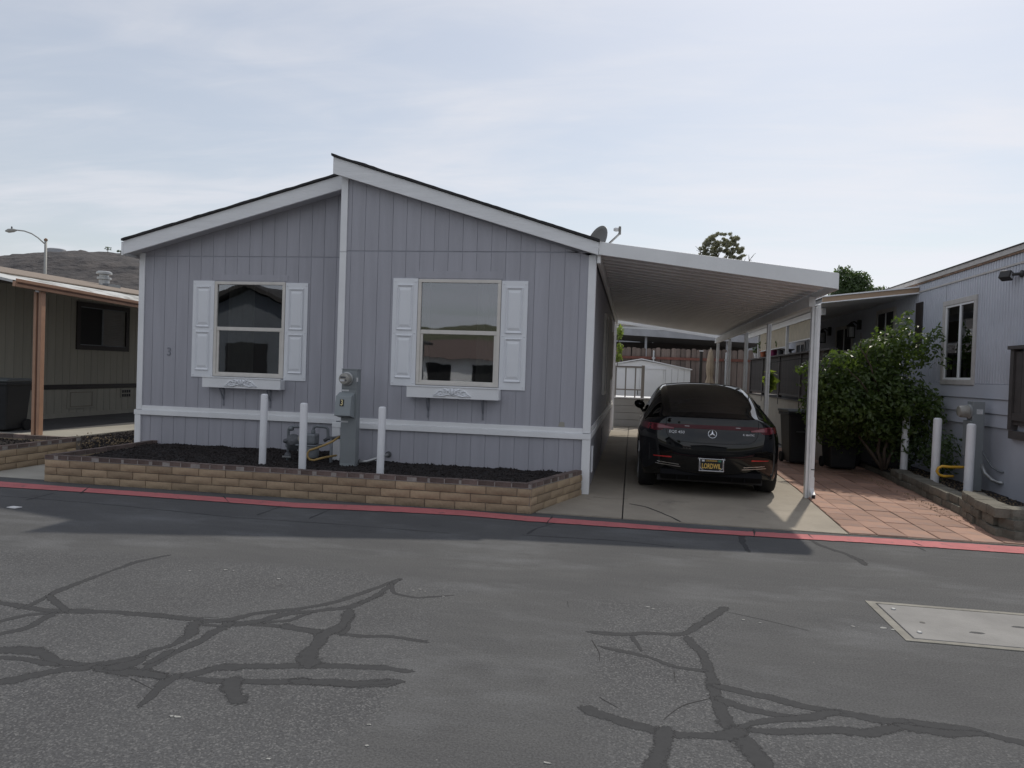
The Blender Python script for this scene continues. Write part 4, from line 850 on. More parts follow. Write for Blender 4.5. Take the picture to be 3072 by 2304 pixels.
# closed patio umbrella
UM = thing('patio_umbrella', (3.05, 14.4, 0), 'closed beige patio umbrella standing behind the carport posts', 'umbrella')
MB().tube([(3.05, 14.4, 0), (3.05, 14.4, 2.62)], .022, 8).build('pole', 'rail_taupe', UM); MB().lathe([(.25, 0), (.25, .04), (.06, .08), (.03, .3)], (3.05, 14.4, 0), n=20).build('base', 'pipe_dark', UM, auto=True)
mb = MB(); vs = []; nn = 24; zz = [.75, 1.0, 1.35, 1.60, 1.66, 1.75, 2.0, 2.3, 2.5, 2.58]; rr_ = [.21, .20, .165, .10, .085, .10, .115, .085, .05, .02]
for z, r in zip(zz, rr_):
    for t in range(nn): a = t*2*math.pi/nn; q_ = r*(1+.22*math.cos(a*8+z*.7)); vs.append((3.05+q_*math.cos(a), 14.4+q_*math.sin(a), z))
mb.add(vs, [(i*nn+t, i*nn+(t+1) % nn, (i+1)*nn+(t+1) % nn, (i+1)*nn+t) for i in range(len(zz)-1) for t in range(nn)]); cn = mb.build('canopy', 'canvas', UM, smooth=True); MB().lathe([(.10, 0), (.105, .02), (.10, .04)], (3.05, 14.4, 1.62), n=16).build('strap', 'canvas', cn, auto=True)
GP = thing('lamp_post', (2.80, 14.9, 0), 'slim black post standing beside the closed beige umbrella', 'post')
MB().box(2.755, 2.845, 14.86, 14.94, 0, 2.5).build('shaft', 'iron', GP); MB().box(2.74, 2.86, 14.84, 14.96, 2.50, 2.54).build('cap', 'label_white', GP)
# hanging ivy at the house end
IV = thing('hanging_plant', (.18, 12.6, 2.5), 'leafy climbing plant hanging at the rear corner of grey house', 'plant')
leafcloud('foliage', [((.12, 12.6, 2.95), (.12, .14, .25)), ((.14, 12.6, 2.45), (.10, .14, .22)), ((.1, 12.6, 2.15), (.14, .14, .16))], 420, .05, 'leaf_bright', IV, 4, .2); MB().tube([(.08, 12.65, 1.9), (.1, 12.62, 3.2)], .012, 6).build('stem', 'bark', IV)
# neighbour's carport and house beyond the fence
RB = thing('carport', (2.5, 22, 0), 'grey neighbour carport with wide fascia beyond the wooden fence', 'carport')
MB().prism([(-.6, 3.33), (6.15, 3.07), (6.15, 3.35), (-.6, 3.62)], 'y', 20.4, 20.46).build('fascia', 'far_house', RB); MB().prism([(-.6, 3.40), (6.15, 3.14), (6.15, 3.19), (-.6, 3.45)], 'y', 20.47, 27).build('roof', 'dark_roof', RB)
for x in (1.02, 4.3): MB().box(x, x+.09, 20.6, 20.7, 0, 3.3).build('post', 'far_house', RB)
MB().box(-1.5, 6.1, 26.8, 26.9, 0, 3.3).build('back_wall', 'dark_brown', RB)
RH = thing('house', (4, 32, 0), 'pale grey house with dark windows far behind the fence', 'house')
MB().box(-2, 9, 28.5, 40, 0, 4.02).build('wall', 'far_house', RH); MB().prism([(-2.4, 4.03), (9.4, 4.03), (9.4, 4.2), (-2.4, 4.2)], 'y', 28.1, 40.3).build('eave', 'shed_white', RH); MB().prism([(28.0, 4.21), (40.4, 4.21), (34.2, 5.3)], 'x', -2.5, 9.5).build('roof', 'dark_roof', RH)
for a in (.9, 3.3, 6.2): w_ = MB().box(a, a+1.3, 28.44, 28.49, 3.35, 3.95).build('window', 'interior', RH); MB().box(a+.62, a+.68, 28.41, 28.44, 3.35, 3.95).build('mullion', 'shed_white', w_)
for x0_, x1_ in ((5.0, 9.0),): MB().box(x0_, x1_, 28.3, 28.46, 0, 3.0).build('annex', 'far_house', RH)
# ================================================================== RIGHT NEIGHBOUR
N_ = thing('manufactured_home', (7.5, 7, 0), 'pale blue-grey corrugated home with tall slider window on the right', 'house')
WX = 5.7; YA, YB = -.9, 16.0
def corr(y0, y1, z0, z1):    # corrugated metal skin on the x=WX plane
    m_ = MB(); p = .078; n = int((y1-y0)/p); vs = []
    for i in range(n):
        y = y0+i*p
        for dy, dx in ((0, 0), (.028, 0), (.038, -.011), (.066, -.011)): vs += [(WX+dx, y+dy, z0), (WX+dx, y+dy, z1)]
    k = len(vs)//2; m_.add(vs, [(i*2, i*2+1, i*2+3, i*2+2) for i in range(k-1)]); return m_
wy0, wy1, wz0, wz1 = 2.36, 3.38, 1.74, 2.96
corr(YA, wy0-.05, 1.68, 3.32).build('corrugated_wall', 'rhome', N_); corr(wy1+.05, YB, 1.68, 3.32).build('corrugated_wall', 'rhome', N_); corr(wy0-.06, wy1+.06, wz1+.05, 3.32).build('corrugated_wall', 'rhome', N_)
corr(YA, YB, 3.352, 3.47).build('frieze', 'rhome', N_)
MB().box(WX+.004, WX+.12, YA, wy0, .1, 3.6).build('wall_core', 'rhome', N_); MB().box(WX+.004, WX+.12, wy1, YB, .1, 3.6).build('wall_core', 'rhome', N_); MB().box(WX+.004, WX+.12, wy0, wy1, .1, wz0).build('wall_core', 'rhome', N_); MB().box(WX+.004, WX+.12, wy0, wy1, wz1, 3.6).build('wall_core', 'rhome', N_)
MB().box(WX-.022, WX+.003, YA, YB, 3.322, 3.350).build('belt_trim', 'rhome_trim', N_); MB().box(WX-.03, WX+.003, YA, YB, 3.472, 3.50).build('rust_trim', 'rust', N_); MB().box(WX-.04, WX+.003, YA, YB, 3.502, 3.575).build('roof_edge', 'rhome_trim', N_); MB().box(WX-.055, WX+4, YA, YB, 3.577, 3.592).build('roof', 'dark_roof', N_)
MB().box(WX+.12, WX+4.2, YA, YA+.1, 0, 3.57).build('end_wall', 'rhome', N_)
zz = [1.672, 1.46, 1.25, 1.06]
for a, b in zip(zz, zz[1:]): MB().prism([(WX-.035, b+.004), (WX+.002, b+.004), (WX+.002, a), (WX-.014, a)], 'y', YA, 4.9).build('siding_plank', 'rhome', N_, bevel=.002, seg=1)
MB().box(WX-.008, WX+.002, YA, 4.9, .08, 1.058).build('skirt_panel', 'rhome', N_)
MB().box(WX-.02, WX-.009, 1.02, 1.10, .08, 1.055).build('skirt_batten', 'rhome', N_)
def slider(y0, y1, z0, z1, par, trim=.085, split=.47, x=WX):
    f = MB(); f.box(x-.035, x-.001, y0-trim, y1+trim, z1, z1+trim); f.box(x-.035, x-.001, y0-trim, y1+trim, z0-trim, z0); f.box(x-.035, x-.001, y0-trim, y0, z0, z1); f.box(x-.035, x-.001, y1, y1+trim, z0, z1)
    w_ = f.build('window', 'rhome_trim', par, bevel=.006); g = MB(); s = .03; ym = y0+(y1-y0)*split
    g.box(x-.02, x+.01, y0, y1, z1-s, z1); g.box(x-.02, x+.01, y0, y1, z0, z0+s); g.box(x-.02, x+.01, y0, y0+s, z0+s, z1-s); g.box(x-.02, x+.01, y1-s, y1, z0+s, z1-s); g.box(x-.022, x+.01, ym-.022, ym+.022, z0+s, z1-s); g.build('sash', 'shed_white', w_)
    MB().box(x-.004, x+.0, y0+s, ym-.022, z0+s, z1-s).build('pane', 'glass_far', w_); MB().box(x+.001, x+.004, ym+.022, y1-s, z0+s, z1-s).build('pane', 'glass_far', w_)
    MB().box(x+.121, x+.14, y0-.3, y1+.3, z0-.3, z1+.3).build('dark_room', 'interior', w_); return w_
slider(wy0, wy1, wz0, wz1, N_)
def flat_window(y0, y1, z0, z1, nm='window'):
    f = MB(); t = .08; x = WX-.012; f.box(x-.03, x, y0-t, y1+t, z1, z1+t); f.box(x-.03, x, y0-t, y1+t, z0-t, z0); f.box(x-.03, x, y0-t, y0, z0, z1); f.box(x-.03, x, y1, y1+t, z0, z1); w_ = f.build(nm, 'rhome_trim', N_)
    MB().box(x-.008, x, y0, y1, z0, z1).build('pane', 'interior', w_); MB().box(x-.02, x-.009, (y0+y1)/2-.02, (y0+y1)/2+.02, z0, z1).build('mullion', 'shed_white', w_)
flat_window(5.75, 6.7, 2.3, 3.10); flat_window(8.5, 9.75, 1.2, 2.95, 'glass_door'); flat_window(13.2, 14.2, 2.0, 2.75)
MB().box(WX-.035, WX-.012, 4.34, 4.64, 2.2, 3.14).build('shutter', 'dark_brown', N_, bevel=.006)
FL = thing('flood_light', (5.62, 1.1, 3.17), 'black motion flood light high on the pale corrugated wall', 'light')
MB().lathe([(.05, 0), (.05, -.02), (.03, -.03)], (WX-.012, 1.05, 3.18), 'x', 14).build('base', 'iron', FL, auto=True); MB().tube([(WX-.03, 1.05, 3.18), (WX-.10, 1.12, 3.18)], .022, 8).build('knuckle', 'iron', FL)
mb = MB(Matrix.Translation((WX-.14, 1.20, 3.17)) @ Matrix.Rotation(R(35), 4, 'Z') @ Matrix.Rotation(R(25), 4, 'Y')); mb.box(-.055, .055, -.075, .075, -.055, .06); hd = mb.build('head', 'iron', FL, bevel=.015, seg=3)
mb = MB(Matrix.Translation((WX-.14, 1.20, 3.17)) @ Matrix.Rotation(R(35), 4, 'Z') @ Matrix.Rotation(R(25), 4, 'Y')); mb.box(-.030, .030, -.078, -.0755, -.04, .03); mb.build('lens', 'label_white', hd)
def lantern(y, lab):
    l_ = thing('wall_lantern', (5.6, y, 2.8), lab, 'lantern', 'wall lanterns on the covered deck'); MB().box(5.62, WX-.012, y-.06, y+.06, 2.86, 3.08).build('plate', 'iron', l_); MB().tube([(5.63, y, 2.98), (5.55, y, 3.04), (5.48, y, 3.02)], .018, 6).build('arm', 'iron', l_)
    c_ = MB(); c_.lathe([(.11, 0), (.03, .08), (.01, .1)], (5.48, y, 2.93), n=8); 
    for a in range(4): aa = a*math.pi/2+.78; c_.tube([(5.48+.09*math.cos(aa), y+.09*math.sin(aa), 2.68), (5.48+.09*math.cos(aa), y+.09*math.sin(aa), 2.93)], .010, 5)
    c_.lathe([(.10, 0), (.10, .02)], (5.48, y, 2.66), n=8); cg = c_.build('cage', 'iron', l_); MB().lathe([(.07, 0), (.07, .22)], (5.48, y, 2.69), n=10).build('glass', 'label_white', cg)
lantern(10.4, 'black wall lantern left of the glass door on the covered deck'); lantern(7.9, 'black wall lantern right of the glass door on covered deck')
# awning over the deck
AW = thing('deck_awning', (4.9, 9, 0), 'brown edged awning roof over the dark deck of right home', 'awning')
MB().prism([(4.02, 3.125), (5.69, 3.335), (5.69, 3.42), (4.02, 3.215)], 'y', 4.58, 4.62).build('fascia', 'awn_brown', AW)
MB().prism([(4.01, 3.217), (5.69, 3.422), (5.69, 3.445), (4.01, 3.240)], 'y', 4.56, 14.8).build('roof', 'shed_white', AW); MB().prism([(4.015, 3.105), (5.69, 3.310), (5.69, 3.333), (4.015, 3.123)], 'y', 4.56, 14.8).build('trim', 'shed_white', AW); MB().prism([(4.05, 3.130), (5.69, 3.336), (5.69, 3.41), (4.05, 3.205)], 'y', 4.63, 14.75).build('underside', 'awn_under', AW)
MB().box(4.27, 4.34, 5.6, 14.8, 2.98, 3.115).build('beam', 'shed_white', AW)
for y in (6.05, 8.9, 12.9): MB().box(4.27, 4.34, y, y+.07, 2.28, 2.98).build('post', 'post_white', AW)
for y0, y1, h in ((6.3, 8.75, .42), (9.1, 12.7, .5)):
    s_ = thing('roll_shade', (4.30, y0, 2.7), 'beige roll shade hanging %s under the deck awning' % ('nearest the front carport post' if y0 < 8 else 'farther back'), 'shade', 'roll shades on the deck')
    MB().box(4.298, 4.306, y0, y1, 2.97-h, 2.975).build('cloth', 'shade_cloth', s_); MB().tube([(4.302, y0, 2.97-h), (4.302, y1, 2.97-h)], .016, 8).build('bottom_bar', 'label_white', s_)
# deck
DK = thing('raised_deck', (5.0, 9, 0), 'raised deck with dark slatted railing on a beige stucco base', 'deck')
MB().box(4.36, 4.46, 5.2, 14.8, 0, 1.15).build('stucco_wall', 'stucco', DK); MB().box(4.462, 5.68, 5.2, 5.3, 0, 1.14).build('front_panel', 'deck_dark', DK); MB().box(4.34, 5.68, 5.18, 14.8, 1.152, 1.185).build('deck_floor', 'deck_dark', DK)  # front panel coloured dark to stand in for the shade under the shrub
slat = MB().box(-.012, .012, -.032, .032, 0, .96).mesh('slat'); y = 5.3
while y < 14.7: link('slat', slat, 'deck_dark', DK, loc=(4.40, y, 1.30)); y += .098
x = 4.5
slat2 = MB().box(-.032, .032, -.012, .012, 0, .92).mesh('slat')
while x < 5.6: link('slat', slat2, 'deck_dark', DK, loc=(x, 5.24, 1.30)); x += .098
for y in (5.24, 7.7, 10.1, 12.5, 14.7): MB().box(4.355, 4.445, y-.045, y+.045, 1.0, 2.25).build('post', 'deck_dark', DK)
MB().box(4.32, 4.48, 5.15, 14.8, 2.262, 2.30).build('top_rail', 'deck_dark', DK); MB().box(4.375, 4.425, 5.3, 14.7, 1.245, 1.30).build('bottom_rail', 'deck_dark', DK); MB().box(4.48, 5.65, 5.17, 5.31, 2.225, 2.26).build('top_rail', 'deck_dark', DK)
for y in (6.6, 9.2): v_ = MB().box(4.345, 4.359, y, y+.22, .45, .72).build('vent', 'pipe_grey', DK)
# pots on the rail
def pot(x, y, s, m, lab, leaves=True, g='flower pots on the deck rail'):
    p_ = thing('flower_pot', (x, y, 2.30), lab, 'flower pot', g); MB().lathe([(.07*s, 0), (.10*s, .15*s), (.115*s, .16*s), (.115*s, .19*s), (.09*s, .19*s)], (x, y, 2.301), n=16).build('pot', m, p_, auto=True)
    leafcloud('foliage', [((x, y, 2.30+.34*s), (.17*s, .17*s, .16*s))], 90, .045, 'leaf_dark', p_, int(y*7), .1)
pot(4.40, 12.6, 1.1, 'terracotta', 'orange terracotta pot with small plant on the dark deck rail'); pot(4.40, 11.2, 1.3, 'magenta_pot', 'magenta pot with leafy plant on the dark deck rail'); pot(4.40, 13.9, .8, 'label_white', 'small pale pot at the far end of the deck rail'); pot(4.40, 10.2, .9, 'pipe_dark', 'dark grey pot on the deck rail nearest the front')
BL = thing('plant_stand', (4.4, 9.4, 2.3), 'low dark bowl on legs set on the deck rail', 'bowl'); MB().lathe([(.05, .06), (.16, .11), (.17, .125), (.15, .12)], (4.4, 9.3, 2.30), n=18).build('bowl', 'pipe_dark', BL, auto=True)
for dx in (-.07, .07): MB().box(4.4+dx-.01, 4.4+dx+.01, 9.2, 9.4, 2.301, 2.37).build('leg', 'pipe_dark', BL)
HP = thing('hanging_basket', (3.5, 5.6, 1.5), 'bright green broad leaf hanging beside the second carport post', 'plant')
leafcloud('foliage', [((3.42, 6.1, 1.62), (.12, .14, .20))], 26, .14, 'leaf_bright', HP, 3, .1, .3, .7); MB().tube([(3.42, 6.1, 1.6), (3.42, 6.1, 2.0), (4.0, 6.1, 2.1), (4.36, 6.1, 2.1)], .008, 5).build('hanger', 'iron', HP)
# gate / front deck board fence at the picture's right edge
GT = thing('board_fence', (5.55, .7, 1.1), 'dark brown board railing at the far right edge of photo', 'fence')
for i in range(6): MB().box(5.555, 5.58, .12+i*.165, .275+i*.165, 1.14, 2.12).build('board', 'deck_dark', GT)
MB().box(5.53, 5.62, 1.11, 1.20, 1.07, 2.15).build('post', 'deck_dark', GT); MB().box(5.50, 5.64, .1, 1.22, 2.152, 2.20).build('top_rail', 'deck_dark', GT); MB().box(5.53, 5.554, .1, 1.10, 1.20, 1.30).build('bottom_rail', 'deck_dark', GT); MB().box(5.60, 5.66, .1, 1.22, .1, 1.06).build('base_panel', 'rhome', GT); MB().box(5.545, 5.57, .1, 1.2, .95, 1.06).build('joist', 'deck_dark', GT)
GT.location.x += .05; GT.location.y -= .16
# right meter pedestal
E2 = thing('meter_pedestal', (5.45, 1.75, .1), 'grey electric meter pedestal behind white bollards at right home', 'electric meter')
MB().box(5.40, 5.56, 1.62, 1.80, .1, 1.42).build('cabinet', 'meter_grey', E2, bevel=.006); MB().box(5.36, 5.399, 1.60, 1.82, .62, 1.14).build('breaker_cover', 'meter_grey', E2, bevel=.006)
m2 = MB().lathe([(.105, 0), (.108, -.02), (.095, -.03)], (5.399, 1.71, 1.27), 'x', 24).build('meter_ring', 'galv', E2, auto=True); MB().lathe([(.092, -.031), (.088, -.12), (.075, -.15), (.06, -.155)], (5.399, 1.71, 1.27), 'x', 24).build('glass_dome', 'meter_glass', m2, auto=True)
MB().box(5.45, 5.53, 1.614, 1.619, 1.24, 1.31).build('sticker', 'label_white', E2); MB().box(5.37, 5.395, 1.593, 1.5995, .9, 1.0).build('number_plate', 'black', E2)
MB().tube([(5.54, 1.65, .75), (5.58, 1.58, .62), (5.62, 1.48, .50), (5.66, 1.38, .46), (5.69, 1.30, .455)], .012, 8).build('cable', 'pipe_grey', E2, smooth=True); MB().tube([(5.55, 1.63, .52), (5.57, 1.56, .40), (5.62, 1.46, .32), (5.66, 1.38, .30), (5.69, 1.30, .305)], .026, 10).build('conduit', 'galv', E2, smooth=True)
tag(MB().tube([(5.40, 1.72, .46), (5.30, 1.70, .455), (5.18, 1.70, .45), (5.06, 1.70, .455), (5.01, 1.70, .43), (4.99, 1.70, .38), (5.02, 1.70, .33), (5.08, 1.70, .31), (5.22, 1.72, .315)], .020, 10).build('hose', 'hose_bright', smooth=True), 'bright yellow flexible conduit beside the right meter pedestal', 'hose')
# wheelie bins under the shrub
def bin_(x, y, z, w, d, h, lab, rz=0, grp=None, lid='bin_lid'):
    b = thing('wheelie_bin', (x, y, z), lab, 'bin', grp); b.rotation_euler = (0, 0, rz); m_ = MB(); k = .80
    m_.add([(-w/2*k, -d/2*k, .03), (w/2*k, -d/2*k, .03), (w/2*k, d/2*k, .03), (-w/2*k, d/2*k, .03), (-w/2, -d/2, h), (w/2, -d/2, h), (w/2, d/2, h), (-w/2, d/2, h)], [(0, 3, 2, 1), (0, 1, 5, 4), (1, 2, 6, 5), (2, 3, 7, 6), (3, 0, 4, 7), (4, 5, 6, 7)]); m_.build('body', 'bin_dark', b, bevel=.03, seg=3, local=True)
    MB().box(-w/2-.02, w/2+.02, -d/2-.02, d/2+.02, h-.06, h-.005).build('rim', 'bin_dark', b, bevel=.01, local=True)
    l_ = MB().prism([(-d/2-.04, h), (d/2+.05, h), (d/2+.05, h+.05), (-d/2+.02, h+.065), (-d/2-.04, h+.03)], 'x', -w/2-.03, w/2+.03).build('lid', lid, b, bevel=.012, seg=2, local=True)
    MB().tube([(-w/2*.7, d/2+.06, h-.02), (w/2*.7, d/2+.06, h-.02)], .015, 8).build('handle', 'bin_dark', b, local=True)
    for s in (-1, 1): MB().lathe([(.10, -.025), (.10, .025)], (s*w/2*.86, d/2*.75, .10), 'x', 16).build('wheel', 'tyre', b, local=True)
    MB().box(-.13, .13, -d/2-.001-.004, -d/2*.93, h*.62, h*.62+.02).build('label', 'bin_lid', b, local=True); return b
gb = 'wheelie bins under the shrub'
bin_(3.80, 5.1, .02, .56, .6, 1.0, 'dark wheelie bin behind the front carport post, leftmost under the shrub', .1, gb); bin_(4.42, 4.55, .02, .56, .6, .98, 'black wheelie bin in deep shade in the middle under shrub', .05, gb); bin_(4.80, 5.25, .02, .40, .5, .98, 'black wheelie bin in deep shade at right under shrub', -.05, gb)
# ================================================================== LEFT NEIGHBOUR
L_ = thing('manufactured_home', (-13, 6, .3), 'tan board home with dark slider window on the left', 'house')
LX = -11.5
bd1 = MB().box(-.012, 0, 0, .194, 0, 1.98).mesh('siding_board'); bd2 = MB().box(-.012, 0, 0, .194, 0, .62).mesh('siding_board')
y = .6
while y < 8.2:
    if 4.2 <= y+.1 < 5.8:
        for z0_, z1_ in ((1.02, 1.80), (2.82, 3.0)): MB().box(LX-.012, LX, y, y+.194, z0_, z1_).build('siding_board', 'lhome', L_)
    else: link('siding_board', bd1, 'lhome', L_, loc=(LX, y, 1.02))
    link('siding_board', bd2, 'lhome', L_, loc=(LX, y, .31)); y += .203
MB().box(LX-.1, LX-.0125, .6, 13, .3, 3.0).build('wall', 'lhome_back', L_); MB().box(LX-5, LX-.1, .6, .7, .3, 3.1).build('end_wall', 'lhome', L_)
MB().box(LX+.001, LX+.022, .6, 8.2, .915, 1.012).build('band', 'dark_brown', L_)
MB().box(LX+.001, LX+.022, .6, 8.2, .305, .40).build('base_board', 'lhome', L_)
f = MB(); y0, y1, z0, z1 = 4.19, 5.82, 1.785, 2.84; t = .10
f.box(LX+.001, LX+.035, y0, y1, z1-t, z1); f.box(LX+.001, LX+.035, y0, y1, z0, z0+t); f.box(LX+.001, LX+.035, y0, y0+t, z0+t, z1-t); f.box(LX+.001, LX+.035, y1-t, y1, z0+t, z1-t); wl = f.build('window', 'dark_brown', L_)
g = MB(); ym = 4.97; g.box(LX+.001, LX+.02, ym-.02, ym+.02, z0+t, z1-t); g.box(LX+.001, LX+.02, y0+t, y1-t, z0+t, z0+t+.02); g.box(LX+.001, LX+.02, y0+t, y1-t, z1-t-.02, z1-t); g.build('sash', 'pipe_grey', wl)
MB().box(LX+.004, LX+.006, y0+t, ym, z0+t+.02, z1-t-.02).build('pane', 'interior', wl)
bl = z0+t+.03
while bl < z1-t-.03: MB().prism([(LX+.002, bl), (LX+.008, bl+.004), (LX+.008, bl+.030), (LX+.002, bl+.034)], 'y', ym+.03, y1-t-.03).build('blind_slat', 'concrete_old', wl); bl += .04
hh = MB().box(LX+.001, LX+.016, 3.98, 4.77, .48, .895).build('access_hatch', 'lhome', L_, bevel=.004)
for a, b, c_, d_ in ((4.05, 4.70, .83, .85), (4.05, 4.70, .52, .54), (4.05, 4.07, .54, .83), (4.68, 4.70, .54, .83)): MB().box(LX+.017, LX+.024, a, b, c_, d_).build('hatch_rib', 'lhome_back', hh)
vv = MB().box(LX+.001, LX+.02, 5.61, 5.955, .68, .89).build('vent_grille', 'lhome', L_)
for j in range(2):
    for i in range(4): MB().box(LX+.021, LX+.023, 5.64+i*.075, 5.70+i*.075, .70+j*.095, .77+j*.095).build('vent_hole', 'black', vv)
LA = thing('patio_awning', (-10, 4, .3), 'tan awning with gutter and posts along the tan home', 'awning')
def zg(y): return 2.82-.0255*(y-.16)
mb = MB(); mb.add([(-9.10, .14, zg(.14)-.02), (-9.10, 9, zg(9)-.02), (-10.2, 9, 2.99), (-10.2, .14, 3.02), (-9.10, .14, zg(.14)-.06), (-9.10, 9, zg(9)-.06), (-10.2, 9, 2.93), (-10.2, .14, 2.96)], [(0, 1, 2, 3), (7, 6, 5, 4), (0, 3, 7, 4), (1, 5, 6, 2)]); mb.build('awning_roof', 'roof_white', LA)
mb = MB(); prof = [(0, -.12), (.045, -.12), (.055, -.06), (.07, -.045), (.075, 0), (.06, .004), (.05, -.04), (.0, -.04)]; vs = [(-9.10+a-.0, yy_, zg(yy_)+b) for yy_ in (.14, 9) for a, b in prof]; k = len(prof)
mb.add(vs, [(i, (i+1) % k, k+(i+1) % k, k+i) for i in range(k)] + [tuple(range(k)), tuple(range(2*k-1, k-1, -1))]); gt = mb.build('gutter', 'post_tan', LA)
mb = MB(); mb.add([(-9.046+.006, .17, zg(.17)-.075), (-9.046+.006, 9, zg(9)-.075), (-9.036+.006, 9, zg(9)-.055), (-9.036+.006, .17, zg(.17)-.055)], [(0, 1, 2, 3)]); mb.build('gutter_groove', 'post_tan_dark', gt)
for y in (.75, 5.2):
    m_ = MB(); x = -9.18; m_.box(x-.075, x-.022, y-.045, y+.045, .3, 2.68); m_.box(x+.018, x+.072, y-.045, y+.045, .3, 2.68); p_ = m_.build('post', 'post_tan', LA, bevel=.006); MB().box(x-.022, x+.018, y-.022, y+.04, .3, 2.68).build('post_core', 'post_tan_dark', p_)
MB().box(-9.13, -9.09, .60, .64, 2.66, 2.70).build('bulb', 'label_white', LA)
mb = MB(); mb.add([(-10.15, .1, 3.035), (-10.15, 13, 3.03), (-12.5, 13, 3.445), (-12.5, .1, 3.45), (-10.15, .1, 3.015), (-10.15, 13, 3.01), (-12.5, 13, 3.40), (-12.5, .1, 3.40)], [(0, 1, 2, 3), (7, 6, 5, 4), (0, 3, 7, 4), (0, 4, 5, 1), (1, 5, 6, 2)]); rf = mb.build('roof', 'roof_brown', L_)
mb = MB(); mb.add([(-12.5, .1, 3.448), (-12.5, 13, 3.443), (-16.5, 13, 2.8), (-16.5, .1, 2.8)], [(0, 1, 2, 3)]); mb.build('roof', 'roof_brown', L_)
cv = MB(); cx, cy = -11.85, 5.42; cv.lathe([(.11, 3.25), (.11, 3.46), (.15, 3.47), (.15, 3.52), (.10, 3.53), (.10, 3.58), (.165, 3.59), (.165, 3.64), (.13, 3.66)], (cx, cy, 0), n=18); cvo = cv.build('roof_vent', 'galv', L_, auto=True); MB().box(cx-.05, cx+.2, cy-.1, cy+.3, 3.28, 3.37).build('vent_flashing', 'pipe_grey', cvo)
bin_(-10.17, 1.10, .30, .56, .60, .86, 'black wheelie bin at far left beside the tan awning post', .12)
MB
# ================================================================== CAR
CAR = thing('car', (1.63, .20, .012), 'glossy black fastback car parked nose-in under the white carport', 'car'); CAR.rotation_euler = (0, 0, R(-0.9))
AX = (1.0, 4.31); RWH = .365
def zbot(y):
    for a in AX:
        d = abs(y-a)
        if d < .405: return max(.24, .33+math.sqrt(max(0, .405**2-d*d)))
    return .235 if y > .3 else .27
rowz = [.235, .31, .40, .50, .60, .70, .80, .89]
rearw = [.735, .775, .80, .82, .835, .845, .845, .835, .80, .725, .63]; rearz = [.27, .33, .41, .50, .60, .70, .80, .89, .965, 1.025, 1.075]
reary = [.115, .075, .045, .022, .012, .016, .034, .056, .068, .075, .085]
#        y     W     belt(x,z)     mid(x,z)     edge(x,z)   crown
stn = [(0.3, 0.86, 0.816, 0.965, 0.725, 1.025, 0.63, 1.075, 0.01), (0.42, 0.901, 0.869, 0.984, 0.755, 1.045, 0.632, 1.115, 0.03), (0.58, 0.942, 0.9, 0.992, 0.765, 1.075, 0.637, 1.17, 0.04), (0.64, 0.957, 0.905, 0.995, 0.77, 1.09, 0.64, 1.19, 0.042), (0.78, 0.974, 0.917, 1.0, 0.78, 1.12, 0.645, 1.235, 0.045),
       (1.0, 0.989, 0.927, 1.004, 0.79, 1.16, 0.65, 1.295, 0.048), (1.22, 0.994, 0.933, 1.006, 0.795, 1.19, 0.655, 1.345, 0.05), (1.36, 0.994, 0.935, 1.006, 0.8, 1.205, 0.657, 1.37, 0.05), (1.42, 0.993, 0.935, 1.006, 0.8, 1.21, 0.658, 1.38, 0.05), (1.7, 0.987, 0.937, 0.994, 0.805, 1.225, 0.66, 1.425, 0.052),
       (2.1, 0.982, 0.937, 0.992, 0.807, 1.24, 0.662, 1.465, 0.055), (2.6, 0.982, 0.935, 0.99, 0.807, 1.245, 0.66, 1.485, 0.055), (3.0, 0.982, 0.935, 0.985, 0.805, 1.235, 0.655, 1.475, 0.055), (3.4, 0.982, 0.933, 0.978, 0.802, 1.2, 0.645, 1.42, 0.055), (3.75, 0.982, 0.93, 0.97, 0.805, 1.13, 0.64, 1.31, 0.05),
       (3.9, 0.984, 0.892, 0.965, 0.79, 1.08, 0.65, 1.23, 0.05), (3.98, 0.985, 0.89, 0.96, 0.79, 1.05, 0.66, 1.17, 0.05), (4.31, 0.985, 0.88, 0.945, 0.79, 0.985, 0.7, 1.03, 0.045), (4.66, 0.967, 0.85, 0.91, 0.76, 0.945, 0.68, 0.96, 0.04), (4.85, 0.937, 0.81, 0.87, 0.73, 0.9, 0.65, 0.91, 0.03), (5.05, 0.875, 0.74, 0.81, 0.68, 0.83, 0.62, 0.84, 0.02)]
SV = [-1, -.88, -.6, -.3, 0, .3, .6, .88, 1]; NR = 11; ns = len(stn)
cv_ = []; cf = []; cm = []
def V(p): cv_.append(tuple(p)); return len(cv_)-1
rear = [[None]*9 for _ in range(NR)]; front = [[None]*9 for _ in range(NR)]; top_ = [[None]*9 for _ in range(ns)]; side = {s: [[None]*NR for _ in range(ns)] for s in (-1, 1)}
sf = [1.0, 1.0, .995, 1.0, 1.0, .995, .985, .965]
def side_pt(j, k, s):
    y, W, bx, bz, mx, mz, ex, ez, cr = stn[j]
    if j == 0: return (s*rearw[k], .30 if k < 8 else .30-(k-8)*.05, rearz[k])
    if k < 8: zb = zbot(y); z = zb+(rowz[k]-.235)*(.89-zb)/(.89-.235); f = [.955, .985, .998, 1.003, 1.0, .995, .985, .962][k] if zb < .3 else [.985, .99, .995, 1, 1, .995, .985, .962][k]; return (s*W*f, y, z)
    return (s*(bx, mx, ex)[k-8], y, (bz, mz, ez)[k-8])
for s in (-1, 1):
    for j in range(ns):
        for k in range(NR): side[s][j][k] = V(side_pt(j, k, s))
